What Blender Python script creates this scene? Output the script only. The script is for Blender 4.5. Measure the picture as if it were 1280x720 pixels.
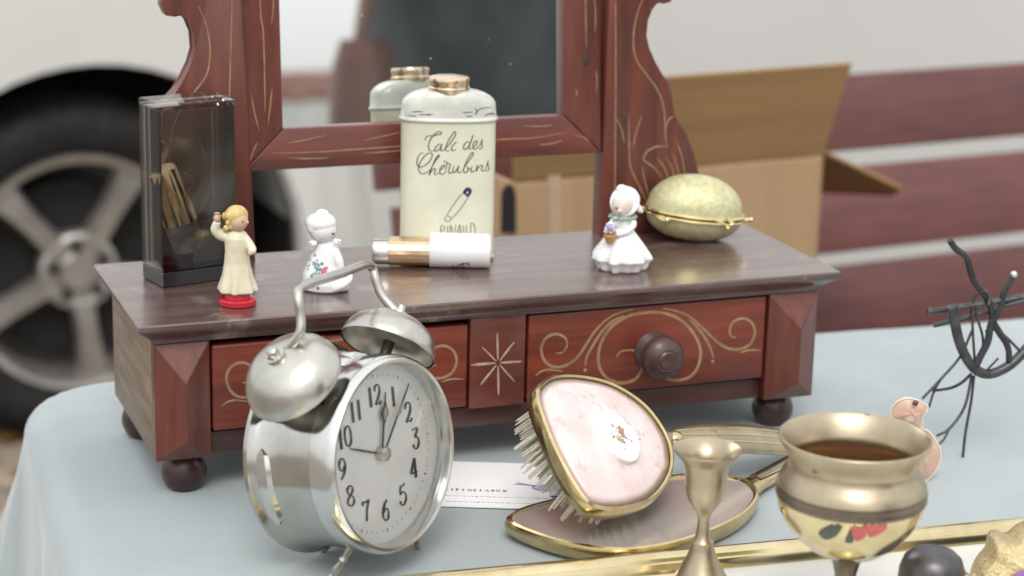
import bpy, bmesh, math, random
from mathutils import Vector, Matrix, noise
from mathutils.bvhtree import BVHTree
V = Vector
PI = math.pi
random.seed(7)
for o in list(bpy.data.objects): bpy.data.objects.remove(o)
scn = bpy.context.scene
COL = scn.collection
T = 0.78                                  # height of the table top above the ground

# ------------------------------------------------------------------ camera (table coordinates: z = 0 is the table top)
FPX = 2600.0
CAM = V((-.2133, -1.1478, .4534))
PITCH, YAW, ROLL = .2657, .3684, .0242
_f = V((math.sin(YAW)*math.cos(PITCH), math.cos(YAW)*math.cos(PITCH), -math.sin(PITCH)))
_r0 = V((math.cos(YAW), -math.sin(YAW), 0)); _u0 = _r0.cross(_f)
RT = math.cos(ROLL)*_r0 + math.sin(ROLL)*_u0
UP = -math.sin(ROLL)*_r0 + math.cos(ROLL)*_u0
FW = _f
cd = bpy.data.cameras.new('camera'); cam = bpy.data.objects.new('camera', cd); COL.objects.link(cam)
m3 = Matrix((RT, UP, -FW)).transposed()
cam.matrix_world = Matrix.Translation(CAM + V((0, 0, T))) @ m3.to_4x4()
cd.sensor_width = 36; cd.lens = FPX/1280*36; cd.clip_start = .02; cd.clip_end = 600
cd.dof.use_dof = True; cd.dof.focus_distance = 1.21; cd.dof.aperture_fstop = 6.6
scn.camera = cam

# ------------------------------------------------------------------ overcast daylight
SUN_EL, SUN_AZ = math.radians(52), math.radians(200)
w = bpy.data.worlds.new('World'); scn.world = w; w.use_nodes = True
nt = w.node_tree; bg = nt.nodes['Background']
sky = nt.nodes.new('ShaderNodeTexSky'); sky.sky_type = 'NISHITA'; sky.sun_disc = False
sky.sun_elevation = SUN_EL; sky.sun_rotation = SUN_AZ
sky.air_density = 1.0; sky.dust_density = 3.0
hs = nt.nodes.new('ShaderNodeHueSaturation'); hs.inputs['Saturation'].default_value = .22
cloud = nt.nodes.new('ShaderNodeMix'); cloud.data_type = 'RGBA'; cloud.inputs[0].default_value = .75      # even cloud cover
wtc = nt.nodes.new('ShaderNodeTexCoord'); wsx = nt.nodes.new('ShaderNodeSeparateXYZ'); wmr = nt.nodes.new('ShaderNodeMapRange')   # overcast dome, brighter overhead
nt.links.new(wtc.outputs['Generated'], wsx.inputs[0]); nt.links.new(wsx.outputs[2], wmr.inputs[0])
wmr.inputs[3].default_value = 5.0; wmr.inputs[4].default_value = 9.0
nt.links.new(wmr.outputs[0], cloud.inputs[7])
nt.links.new(sky.outputs[0], hs.inputs['Color']); nt.links.new(hs.outputs[0], cloud.inputs[6]); nt.links.new(cloud.outputs[2], bg.inputs[0])
bg.inputs[1].default_value = .15
sd = bpy.data.lights.new('sun', 'SUN'); sd.energy = 1.2; sd.angle = math.radians(25); sd.color = (1, .97, .93)
so = bpy.data.objects.new('sun', sd); COL.objects.link(so)
# sun_rotation is measured clockwise from +Y
sdir = V((math.sin(SUN_AZ)*math.cos(SUN_EL), math.cos(SUN_AZ)*math.cos(SUN_EL), math.sin(SUN_EL)))
so.rotation_euler = sdir.to_track_quat('Z', 'Y').to_euler(); so.location = (0, -2, 5)
scn.view_settings.view_transform = 'Standard'; scn.view_settings.look = 'None'
scn.view_settings.gamma = 1; scn.view_settings.exposure = .38
scn.view_settings.use_curve_mapping = False
scn.render.engine = 'CYCLES'

# ------------------------------------------------------------------ pixel -> place helpers
def ray(x, y): return FW + (x-640)/FPX*RT - (y-360)/FPX*UP
def az(x, y, z=0.): d = ray(x, y); return CAM + d*((z-CAM.z)/d.z)
def ay(x, y, Y): d = ray(x, y); return CAM + d*((Y-CAM.y)/d.y)
def ad(x, y, dist): return CAM + ray(x, y)*dist
def aplane(x, y, p, n): d = ray(x, y); return CAM + d*((p-CAM).dot(n)/d.dot(n))
def zfor(x, y, py):                        # height on the vertical through (x, y) seen at picture row py
    k = (360-py)/FPX
    b = V((x, y, 0))-CAM
    # (b+z e).UP = k (b+z e).FW
    return (k*b.dot(FW)-b.dot(UP))/(UP.z-k*FW.z)
def pxm(p): return FPX/(V(p)-CAM).dot(FW)

# ------------------------------------------------------------------ mesh helpers (all shapes are written in table coordinates)
LOC = {}
def finish(b, ang=35, doubles=0):
    if doubles: bmesh.ops.remove_doubles(b, verts=b.verts, dist=doubles)
    bmesh.ops.recalc_face_normals(b, faces=b.faces)
    for f in b.faces: f.smooth = True
    a = math.radians(ang)
    for e in b.edges:
        if len(e.link_faces) == 2 and e.calc_face_angle(0) > a: e.smooth = False
def props(o, label=None, cat=None, group=None, kind=None):
    if label: o['label'] = label
    if cat: o['category'] = cat
    if group: o['group'] = group
    if kind: o['kind'] = kind
    return o
def thing(name, label, cat, loc, group=None):
    o = bpy.data.objects.new(name, None); COL.objects.link(o)
    o.empty_display_size = .02
    o.location = (loc[0], loc[1], loc[2]+T); LOC[o.name] = V(loc)
    return props(o, label, cat, group)
def obj(name, b, mat, parent=None, loc=None, ang=35, fin=True):
    if fin: finish(b, ang)
    base = LOC[parent.name] if parent else V(loc or (0, 0, 0))
    bmesh.ops.translate(b, verts=b.verts, vec=-base)
    me = bpy.data.meshes.new(name); b.to_mesh(me); b.free()
    o = bpy.data.objects.new(name, me); COL.objects.link(o)
    me.materials.append(mat)
    if parent: o.parent = parent
    else: o.location = (base.x, base.y, base.z+T)
    LOC[o.name] = base
    return o
def B(): return bmesh.new()
def box(b, x0, x1, y0, y1, z0, z1, bev=0, seg=2, M=None):
    vs = [b.verts.new((x, y, z)) for z in (z0, z1) for y in (y0, y1) for x in (x0, x1)]
    fs = [b.faces.new([vs[i] for i in q]) for q in ((0,2,3,1),(4,5,7,6),(0,1,5,4),(2,6,7,3),(0,4,6,2),(1,3,7,5))]
    if bev:
        es = list({e for f in fs for e in f.edges})
        r = bmesh.ops.bevel(b, geom=es, offset=bev, segments=seg, affect='EDGES', profile=.5)
        vs = list({v for f in r['faces'] for v in f.verts} | {v for v in vs if v.is_valid})
    if M: bmesh.ops.transform(b, matrix=M, verts=[v for v in vs if v.is_valid])
    return b
def loft(b, rings, cap0=True, cap1=True, closed=True):
    R = [[b.verts.new(p) for p in r] for r in rings]
    n = len(R[0])
    for A, C in zip(R, R[1:]):
        for i in range(n if closed else n-1):
            j = (i+1) % n
            b.faces.new((A[i], A[j], C[j], C[i]))
    if cap0 and n > 2: b.faces.new(list(reversed(R[0])))
    if cap1 and n > 2: b.faces.new(R[-1])
    return b
def lathe(b, prof, o=(0, 0, 0), axis=(0, 0, 1), seg=40, cap0=True, cap1=True, mod=None, xdir=None):
    ax = V(axis).normalized(); o = V(o)
    if xdir is None: xdir = V((1, 0, 0)) if abs(ax.x) < .9 else V((0, 1, 0))
    ex = (V(xdir)-ax*V(xdir).dot(ax)).normalized(); ey = ax.cross(ex)
    rings = []
    for r, z in prof:
        ring = []
        for i in range(seg):
            a = 2*PI*i/seg
            rr = max(r, 1e-5)*(mod(a, r, z) if mod else 1)
            ring.append(o+ax*z+(ex*math.cos(a)+ey*math.sin(a))*rr)
        rings.append(ring)
    return loft(b, rings, cap0, cap1)
def cr(pts, n=6, closed=False):            # Catmull-Rom
    pts = [V(p) for p in pts]; out = []
    N = len(pts)
    if N < 3:
        return [pts[0].lerp(pts[-1], i/n) for i in range(n+1)]
    rng = range(N) if closed else range(N-1)
    for i in rng:
        if closed: p0, p1, p2, p3 = (pts[(i+k) % N] for k in (-1, 0, 1, 2))
        else:
            p1, p2 = pts[i], pts[i+1]
            p0 = pts[i-1] if i else p1*2-p2
            p3 = pts[i+2] if i+2 < N else p2*2-p1
        for k in range(n):
            t = k/n
            out.append(.5*((2*p1)+(p2-p0)*t+(2*p0-5*p1+4*p2-p3)*t*t+(3*p1-p0-3*p2+p3)*t**3))
    if not closed: out.append(pts[-1].copy())
    return out
def tube(b, pts, r, seg=8, closed=False, flat=None):
    pts = [V(p) for p in pts]; n = len(pts)
    rad = r if isinstance(r, (list, tuple)) else [r]*n
    if len(rad) != n:
        rad = [rad[min(int(i/(n-1)*(len(rad)-1)), len(rad)-2)]*(1-((i/(n-1)*(len(rad)-1)) % 1 if i < n-1 else 1)) + rad[min(int(i/(n-1)*(len(rad)-1)), len(rad)-2)+1]*((i/(n-1)*(len(rad)-1)) % 1 if i < n-1 else 1) for i in range(n)]
    t0 = (pts[1]-pts[0]).normalized()
    nn = V((0, 0, 1)) if abs(t0.z) < .9 else V((1, 0, 0))
    nn = (nn-t0*nn.dot(t0)).normalized(); rings = []
    for i, p in enumerate(pts):
        if closed: t = (pts[(i+1) % n]-pts[i-1]).normalized()
        else: t = (pts[min(i+1, n-1)]-pts[max(i-1, 0)]).normalized()
        nn = (nn-t*nn.dot(t)).normalized(); bb = t.cross(nn)
        rings.append([p+(nn*math.cos(2*PI*k/seg)+bb*math.sin(2*PI*k/seg))*rad[i] for k in range(seg)])
    if closed: rings.append([q.copy() for q in rings[0]]); loft(b, rings, False, False); bmesh.ops.remove_doubles(b, verts=b.verts, dist=1e-7); return b
    return loft(b, rings)
def ball(b, c, r, seg=20, rings=12, M=None):
    rx, ry, rz = (r, r, r) if not isinstance(r, (tuple, list)) else r
    mm = Matrix.Translation(c) @ (M or Matrix()) @ Matrix.Diagonal((rx, ry, rz, 1))
    bmesh.ops.create_uvsphere(b, u_segments=seg, v_segments=rings, radius=1, matrix=mm); return b
def prism(b, outline, ext, bev=0, seg=2):
    ext = V(ext)
    A = [b.verts.new(p) for p in outline]; C = [b.verts.new(V(p)+ext) for p in outline]
    n = len(A); fs = []
    f0 = b.faces.new(list(reversed(A))); f1 = b.faces.new(C)
    for i in range(n): fs.append(b.faces.new((A[i], A[(i+1) % n], C[(i+1) % n], C[i])))
    if bev: bmesh.ops.bevel(b, geom=list(set(f0.edges) | set(f1.edges)), offset=bev, segments=seg, affect='EDGES', profile=.5)
    return b
def strip(b, pts, nor, wfun, lift=.0003):  # flat pen stroke lying on a surface
    n = len(pts); P = []
    for i, p in enumerate(pts):
        t = (pts[min(i+1, n-1)]-pts[max(i-1, 0)])
        t = t.normalized() if t.length > 1e-9 else V((1, 0, 0))
        N = nor[i] if isinstance(nor, list) else nor
        s = N.cross(t).normalized(); wd = wfun(i/max(n-1, 1), t) if callable(wfun) else wfun
        P.append((b.verts.new(p+N*lift+s*wd/2), b.verts.new(p+N*lift-s*wd/2)))
    for a, c in zip(P, P[1:]): b.faces.new((a[0], a[1], c[1], c[0]))
    return b
def evalmesh(b, voxel, smooth=4, decim=None):   # fuse overlapping shapes into one continuous skin
    me = bpy.data.meshes.new('t'); b.to_mesh(me); b.free()
    o = bpy.data.objects.new('t', me); COL.objects.link(o)
    md = o.modifiers.new('r', 'REMESH'); md.mode = 'VOXEL'; md.voxel_size = voxel
    if smooth:
        s = o.modifiers.new('s', 'SMOOTH'); s.iterations = smooth; s.factor = .5
    if decim: d = o.modifiers.new('d', 'DECIMATE'); d.ratio = decim
    dg = bpy.context.evaluated_depsgraph_get(); dg.update()
    m2 = bpy.data.meshes.new_from_object(o.evaluated_get(dg))
    bb = bmesh.new(); bb.from_mesh(m2)
    bpy.data.objects.remove(o); bpy.data.meshes.remove(me); bpy.data.meshes.remove(m2)
    return bb
def bvh_of(b): b.faces.ensure_lookup_table(); return BVHTree.FromBMesh(b)
def cast(bv, x, y):
    d = ray(x, y).normalized(); h = bv.ray_cast(CAM, d)
    if h[0] is None: return None
    n = h[1] if h[1].dot(d) < 0 else -h[1]
    return h[0], n

# ------------------------------------------------------------------ procedural materials
def mat(name, col, rough=.5, metal=0., col2=None, scale=20., stretch=(1, 1, 1), detail=6., bump=0., bscale=None, coat=0., rvar=.1, lo=.35, hi=.65, spec=.5, sheen=0., spots=None, rand=0., trans=0.):
    m = bpy.data.materials.new(name); m.use_nodes = True
    N = m.node_tree.nodes; L = m.node_tree.links; p = N['Principled BSDF']
    tc = N.new('ShaderNodeTexCoord'); mp = N.new('ShaderNodeMapping'); mp.inputs['Scale'].default_value = stretch
    L.new(tc.outputs['Object'], mp.inputs[0])
    nz = N.new('ShaderNodeTexNoise'); nz.inputs['Scale'].default_value = scale; nz.inputs['Detail'].default_value = detail; nz.inputs['Roughness'].default_value = .6
    L.new(mp.outputs[0], nz.inputs['Vector'])
    rp = N.new('ShaderNodeValToRGB'); rp.color_ramp.elements[0].position = lo; rp.color_ramp.elements[1].position = hi
    c2 = col2 if col2 else tuple(c*.8 for c in col)
    rp.color_ramp.elements[0].color = (*c2, 1); rp.color_ramp.elements[1].color = (*col, 1)
    L.new(nz.outputs['Fac'], rp.inputs[0]); out = rp.outputs[0]
    if spots:                                   # (colour, scale, threshold): stains, dust or flecks
        n2 = N.new('ShaderNodeTexNoise'); n2.inputs['Scale'].default_value = spots[1]; n2.inputs['Detail'].default_value = 8; n2.inputs['Roughness'].default_value = .7
        L.new(tc.outputs['Object'], n2.inputs['Vector'])
        r2 = N.new('ShaderNodeValToRGB'); r2.color_ramp.elements[0].position = spots[2]; r2.color_ramp.elements[1].position = min(spots[2]+.07, 1)
        L.new(n2.outputs['Fac'], r2.inputs[0])
        mx = N.new('ShaderNodeMix'); mx.data_type = 'RGBA'; L.new(r2.outputs[0], mx.inputs[0]); L.new(out, mx.inputs[6]); mx.inputs[7].default_value = (*spots[0], 1); out = mx.outputs[2]
    if rand:
        oi = N.new('ShaderNodeObjectInfo'); hv = N.new('ShaderNodeHueSaturation'); mr = N.new('ShaderNodeMapRange')
        mr.inputs[3].default_value = 1-rand; mr.inputs[4].default_value = 1+rand
        L.new(oi.outputs['Random'], mr.inputs[0]); L.new(mr.outputs[0], hv.inputs['Value']); L.new(out, hv.inputs['Color']); out = hv.outputs[0]
    L.new(out, p.inputs['Base Color'])
    p.inputs['Metallic'].default_value = metal; p.inputs['Specular IOR Level'].default_value = spec
    mr = N.new('ShaderNodeMapRange'); mr.inputs[3].default_value = max(rough-rvar, .02); mr.inputs[4].default_value = min(rough+rvar, 1)
    n3 = N.new('ShaderNodeTexNoise'); n3.inputs['Scale'].default_value = scale*.6; n3.inputs['Detail'].default_value = 5; L.new(mp.outputs[0], n3.inputs['Vector'])
    L.new(n3.outputs['Fac'], mr.inputs[0]); L.new(mr.outputs[0], p.inputs['Roughness'])
    if coat: p.inputs['Coat Weight'].default_value = coat; p.inputs['Coat Roughness'].default_value = .18
    if sheen: p.inputs['Sheen Weight'].default_value = sheen; p.inputs['Sheen Roughness'].default_value = .4
    if trans: p.inputs['Transmission Weight'].default_value = trans
    if bump:
        bn = N.new('ShaderNodeTexNoise'); bn.inputs['Scale'].default_value = bscale or scale*2; bn.inputs['Detail'].default_value = 5; L.new(mp.outputs[0], bn.inputs['Vector'])
        bp = N.new('ShaderNodeBump'); bp.inputs['Strength'].default_value = bump; bp.inputs['Distance'].default_value = .001
        L.new(bn.outputs['Fac'], bp.inputs['Height']); L.new(bp.outputs[0], p.inputs['Normal'])
    return m
def smoked(name, tint, gl=.12):
    m = bpy.data.materials.new(name); m.use_nodes = True
    N = m.node_tree.nodes; L = m.node_tree.links; N.remove(N['Principled BSDF'])
    t = N.new('ShaderNodeBsdfTransparent'); t.inputs[0].default_value = (*tint, 1)
    g = N.new('ShaderNodeBsdfGlossy'); g.inputs['Roughness'].default_value = .06; g.inputs[0].default_value = (.9, .9, .9, 1)
    fr = N.new('ShaderNodeFresnel'); fr.inputs[0].default_value = 1.5
    ma = N.new('ShaderNodeMath'); ma.operation = 'MULTIPLY'; ma.inputs[1].default_value = gl/.04; ma.use_clamp = True; L.new(fr.outputs[0], ma.inputs[0])
    mx = N.new('ShaderNodeMixShader'); L.new(ma.outputs[0], mx.inputs[0]); L.new(t.outputs[0], mx.inputs[1]); L.new(g.outputs[0], mx.inputs[2])
    L.new(mx.outputs[0], N['Material Output'].inputs[0]); return m
M = {}
M['wood'] = mat('mahogany', (.150, .031, .017), .42, col2=(.074, .016, .010), scale=9, stretch=(1.2, 14, 9), bump=.10, bscale=30, coat=.32, rvar=.10, spots=((.20, .055, .03), 14, .62))
M['woodv'] = mat('mahogany_upright', (.150, .035, .020), .42, col2=(.078, .018, .012), scale=9, stretch=(12, 12, 1.2), bump=.10, bscale=30, coat=.32, rvar=.10, spots=((.19, .055, .035), 18, .62))
M['drawer'] = mat('drawer_front_wood', (.205, .036, .015), .42, col2=(.100, .017, .010), scale=9, stretch=(1.0, 10, 12), bump=.10, bscale=26, coat=.32, rvar=.10, spots=((.10, .022, .02), 9, .58))
M['topwood'] = mat('worn_top_wood', (.120, .070, .062), .30, col2=(.070, .034, .031), scale=7, stretch=(1.6, 16, 6), bump=.10, bscale=24, coat=.9, rvar=.14, spots=((.19, .14, .125), 26, .57))
M['sidewood'] = mat('bare_side_wood', (.25, .19, .13), .5, col2=(.15, .105, .075), scale=10, stretch=(10, 1.5, 12), bump=.2, rvar=.08)
M['darkwood'] = mat('dark_turned_wood', (.050, .018, .016), .33, col2=(.030, .010, .010), scale=30, coat=.3, bump=.1)
M['knob'] = mat('knob_wood', (.075, .035, .033), .4, col2=(.045, .02, .02), scale=60, coat=.2, bump=.15)
M['railwood'] = mat('dark_rail_wood', (.070, .022, .019), .45, col2=(.040, .013, .012), scale=9, stretch=(1.2, 14, 9), bump=.1, coat=.2)
M['inside'] = mat('drawer_box_wood', (.03, .015, .01), .7, scale=20)
M['gilt'] = mat('gilt_groove', (.36, .235, .125), .5, metal=.1, col2=(.22, .13, .07), scale=120, bump=.2)
M['gilt_pale'] = mat('pale_groove', (.47, .36, .29), .55, col2=(.30, .2, .15), scale=160, bump=.2)
M['tin'] = mat('cream_enamel', (.67, .67, .53), .34, col2=(.58, .58, .44), scale=30, spots=((.50, .43, .20), 26, .66), coat=.2, bump=.03)
M['tinlid'] = mat('lid_enamel', (.60, .62, .55), .3, col2=(.46, .48, .42), scale=60, spots=((.16, .15, .12), 120, .69), coat=.3, bump=.08)
M['crack'] = mat('chipped_edge', (.07, .06, .05), .6, scale=200)
M['goldcap'] = mat('brass_cap', (.80, .64, .46), .2, metal=1, col2=(.64, .48, .31), scale=80, rvar=.08)
M['ink'] = mat('print_ink', (.045, .045, .045), .5, col2=(.07, .07, .065), scale=200)
M['inkgrey'] = mat('print_ink_thin', (.16, .16, .14), .5, scale=200)
M['navy'] = mat('navy_print', (.02, .02, .08), .4, scale=100)
M['white_plastic'] = mat('white_plastic', (.80, .80, .78), .22, col2=(.74, .74, .72), scale=40, coat=.3)
M['lipgold'] = mat('lipstick_gold', (.80, .62, .42), .14, metal=1, col2=(.62, .45, .28), scale=50, rvar=.05)
M['silver'] = mat('pale_satin_metal', (.82, .80, .77), .16, metal=1, scale=60, rvar=.05)
M['rust'] = mat('brown_chip', (.10, .03, .015), .6, scale=300)
M['porcelain'] = mat('white_porcelain', (.80, .80, .79), .16, col2=(.74, .745, .74), scale=80, coat=.6, rvar=.04)
M['bisque'] = mat('bisque_face', (.76, .66, .60), .25, scale=60, coat=.3)
M['ivory'] = mat('ivory_plastic', (.70, .66, .50), .34, col2=(.60, .55, .39), scale=90, coat=.1, bump=.05)
M['skinp'] = mat('painted_skin', (.62, .42, .30), .4, scale=90)
M['blond'] = mat('painted_blond_hair', (.66, .50, .22), .4, col2=(.5, .35, .12), scale=300, bump=.4)
M['redp'] = mat('red_plastic', (.52, .012, .03), .25, col2=(.45, .01, .025), scale=60, coat=.4)
M['greenp'] = mat('green_glaze', (.22, .30, .22), .35, scale=300, col2=(.36, .42, .34))
M['lilac'] = mat('lilac_glaze', (.38, .26, .48), .35, scale=300, col2=(.6, .55, .66))
M['basket'] = mat('ochre_glaze', (.55, .28, .08), .35, scale=300)
M['teal'] = mat('teal_paint', (.12, .30, .33), .4, scale=200)
M['pinkp'] = mat('pink_paint', (.62, .16, .22), .4, scale=200)
M['eye'] = mat('painted_eye', (.05, .045, .05), .4, scale=100)
M['lips'] = mat('painted_lips', (.45, .12, .10), .4, scale=100)
M['walnut'] = mat('gilt_filigree', (.62, .60, .36), .36, metal=.35, col2=(.46, .44, .24), scale=260, bump=.55, bscale=900, rvar=.12)
M['walnut_rim'] = mat('gilt_rim', (.86, .74, .42), .14, metal=1, col2=(.72, .58, .28), scale=60, rvar=.05)
M['chrome'] = mat('worn_chrome', (.72, .72, .70), .16, metal=1, col2=(.60, .60, .57), scale=40, rvar=.07, spots=((.30, .27, .22), 150, .69))
M['dimchrome'] = mat('dimmed_chrome_case', (.56, .55, .51), .15, metal=1, col2=(.44, .43, .39), scale=40, rvar=.06, spots=((.26, .23, .18), 150, .68))  # chrome darkened to stand in for dark reflections on the drum
M['nickel'] = mat('tarnished_nickel', (.60, .59, .54), .30, metal=1, col2=(.47, .46, .41), scale=60, rvar=.10, spots=((.22, .19, .15), 130, .67), bump=.08)
M['dial'] = mat('dial_paper', (.90, .90, .88), .5, col2=(.87, .87, .84), scale=25, spots=((.58, .56, .48), 40, .66))
M['hand'] = mat('dark_steel', (.10, .095, .085), .35, metal=.7, scale=100)
M['lume'] = mat('luminous_paint', (.50, .46, .34), .6, scale=100)
M['glass'] = smoked('clear_glass', (.96, .96, .96), .035)
M['smoke'] = smoked('smoked_acrylic', (.77, .755, .73), .04)
M['smokebase'] = mat('dark_acrylic_base', (.018, .018, .02), .15, scale=40, coat=.5)
M['crystal'] = mat('ribbed_glass', (.55, .56, .58), .10, col2=(.24, .24, .26), scale=160, bump=.7, bscale=220, coat=.8, trans=.25)
M['pearl'] = mat('pink_pearl', (.63, .49, .475), .32, col2=(.72, .62, .60), scale=45, stretch=(1, 1, .5), coat=.25, rvar=.06, spots=((.58, .43, .43), 70, .56))
M['brass'] = mat('polished_brass', (.68, .55, .31), .20, metal=1, col2=(.50, .39, .20), scale=50, rvar=.08, spots=((.35, .24, .10), 90, .68))
M['brassd'] = mat('dull_brass', (.50, .425, .30), .36, metal=1, col2=(.38, .32, .22), scale=40, rvar=.10, spots=((.22, .16, .09), 60, .64), bump=.08)
M['brassb'] = mat('brown_brass', (.24, .20, .16), .36, metal=1, col2=(.17, .14, .11), scale=40, rvar=.1)
M['brassy'] = mat('yellow_brass', (.74, .65, .40), .17, metal=1, col2=(.60, .50, .28), scale=40, rvar=.06)
M['amber'] = mat('tarnish_and_shade_floor', (.26, .13, .04), .45, metal=.6, col2=(.16, .08, .03), scale=40)  # brown carries both tarnish and the shading inside the bowl
M['bristle'] = mat('bristle', (.66, .62, .52), .45, col2=(.50, .46, .36), scale=300)
M['card'] = mat('white_card', (.90, .90, .90), .5, col2=(.88, .88, .88), scale=40)
M['violet'] = mat('violet_stamp', (.20, .15, .42), .5, scale=200)
M['violet_pale'] = mat('pale_violet_stamp', (.55, .52, .72), .5, scale=200)
M['board'] = mat('offwhite_board', (.66, .66, .63), .3, col2=(.60, .60, .57), scale=12, coat=.2)
M['wire'] = mat('blackened_wire', (.022, .022, .024), .42, metal=.3, col2=(.05, .05, .055), scale=120, bump=.2)
M['wire2'] = mat('grey_iron_wire', (.12, .12, .125), .42, metal=.7, col2=(.06, .06, .06), scale=120, bump=.2)
M['shell'] = mat('pink_shell', (.62, .45, .34), .45, col2=(.55, .33, .25), scale=60, bump=.3, coat=.2, spots=((.74, .64, .54), 50, .56))
M['shelledge'] = mat('pale_shell_edge', (.74, .66, .57), .45, scale=80)
M['bead'] = mat('red_bead', (.12, .02, .015), .2, scale=100, coat=.5)
M['pewter'] = mat('dark_pewter', (.15, .145, .15), .4, metal=.8, col2=(.07, .065, .07), scale=50, bump=.15)
M['glitter'] = mat('gold_lame', (.72, .60, .36), .34, metal=.8, col2=(.44, .34, .16), scale=700, bump=.9, bscale=900)
M['purple'] = mat('purple_ribbon', (.27, .11, .30), .55, scale=60)
M['redflower'] = mat('red_enamel', (.50, .10, .09), .35, scale=60, coat=.3)
M['greenleaf'] = mat('dark_green_enamel', (.055, .075, .05), .35, scale=60, coat=.3)
M['cloth'] = mat('blue_grey_velvet', (.345, .392, .400), .85, col2=(.295, .342, .355), scale=3.2, detail=9, bump=.22, bscale=420, sheen=.35, spec=.2, spots=((.355, .402, .41), 3.5, .5))
M['tablewood'] = mat('plain_table_wood', (.26, .18, .11), .6, scale=8, stretch=(1, 12, 12))
M['bench'] = mat('red_brown_bench_paint', (.165, .062, .056), .5, col2=(.115, .045, .042), scale=6, stretch=(1.2, 14, 14), bump=.3, rvar=.1, rand=.12, spots=((.10, .055, .05), 9, .6))
M['iron'] = mat('black_iron', (.03, .03, .03), .5, scale=40, bump=.2)
M['carton'] = mat('corrugated_cardboard', (.43, .285, .155), .75, col2=(.38, .245, .13), scale=5, stretch=(6, 6, .8), bump=.15, bscale=60)
M['cartonshade'] = mat('shaded_flap_cardboard', (.34, .205, .085), .8, col2=(.29, .17, .07), scale=5, stretch=(1, 6, 14), bump=.12)  # darker cardboard: shade on the downward-facing flaps put into the colour
M['dark'] = mat('black_lining_and_shade', (.012, .011, .010), .8, scale=20)  # black of the arch liner; also painted shade in wheel openings and hand hole
M['van'] = mat('white_van_paint', (.63, .63, .61), .28, col2=(.60, .60, .58), scale=2, coat=.6, rvar=.04)
M['vanglass'] = mat('tinted_glass', (.02, .024, .026), .06, scale=5, coat=.5)
M['vanplastic'] = mat('black_trim', (.02, .02, .02), .5, scale=40)
M['tyre'] = mat('tyre_rubber', (.012, .012, .012), .7, spec=.25, col2=(.018, .018, .017), scale=30, bump=.3, spots=((.035, .034, .031), 24, .6))
M['alloy'] = mat('dusty_alloy', (.48, .46, .43), .34, metal=.75, col2=(.36, .34, .315), scale=14)
M['lampred'] = mat('red_lens', (.35, .02, .02), .15, scale=30, coat=.5)
M['lampclear'] = mat('clear_lens', (.6, .6, .6), .1, scale=30, coat=.5)
M['ground'] = mat('pavement_ground', (.26, .23, .20), .85, col2=(.19, .17, .15), scale=4, detail=10, bump=.4, spots=((.33, .28, .22), 11, .58))
M['paver'] = mat('tan_paver', (.34, .27, .20), .8, col2=(.24, .19, .15), scale=14, bump=.4, rand=.25, spots=((.42, .34, .22), 30, .6))
M['leaf'] = mat('fallen_leaf', (.42, .24, .06), .6, col2=(.30, .14, .04), scale=60, rand=.3)
M['terracotta'] = mat('terracotta_brick', (.46, .21, .15), .8, col2=(.36, .15, .11), scale=20, bump=.3, rand=.15)
M['whitewash'] = mat('whitewashed_plinth', (.70, .71, .68), .8, scale=6, bump=.2)
M['coat'] = mat('dark_slate_coat', (.035, .047, .050), .9, col2=(.026, .034, .037), scale=8, bump=.4, bscale=300, sheen=.2)
M['trouser'] = mat('black_trousers', (.018, .02, .022), .9, scale=20)
M['skin'] = mat('skin', (.52, .30, .21), .5, scale=30)
M['hair'] = mat('brown_hair', (.05, .03, .02), .6, scale=60, stretch=(8, 8, 1), bump=.4)
M['leather'] = mat('red_brown_leather', (.15, .05, .032), .5, col2=(.10, .035, .024), scale=30, bump=.25)
M['shoe'] = mat('black_shoe', (.015, .014, .013), .35, scale=40)

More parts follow.
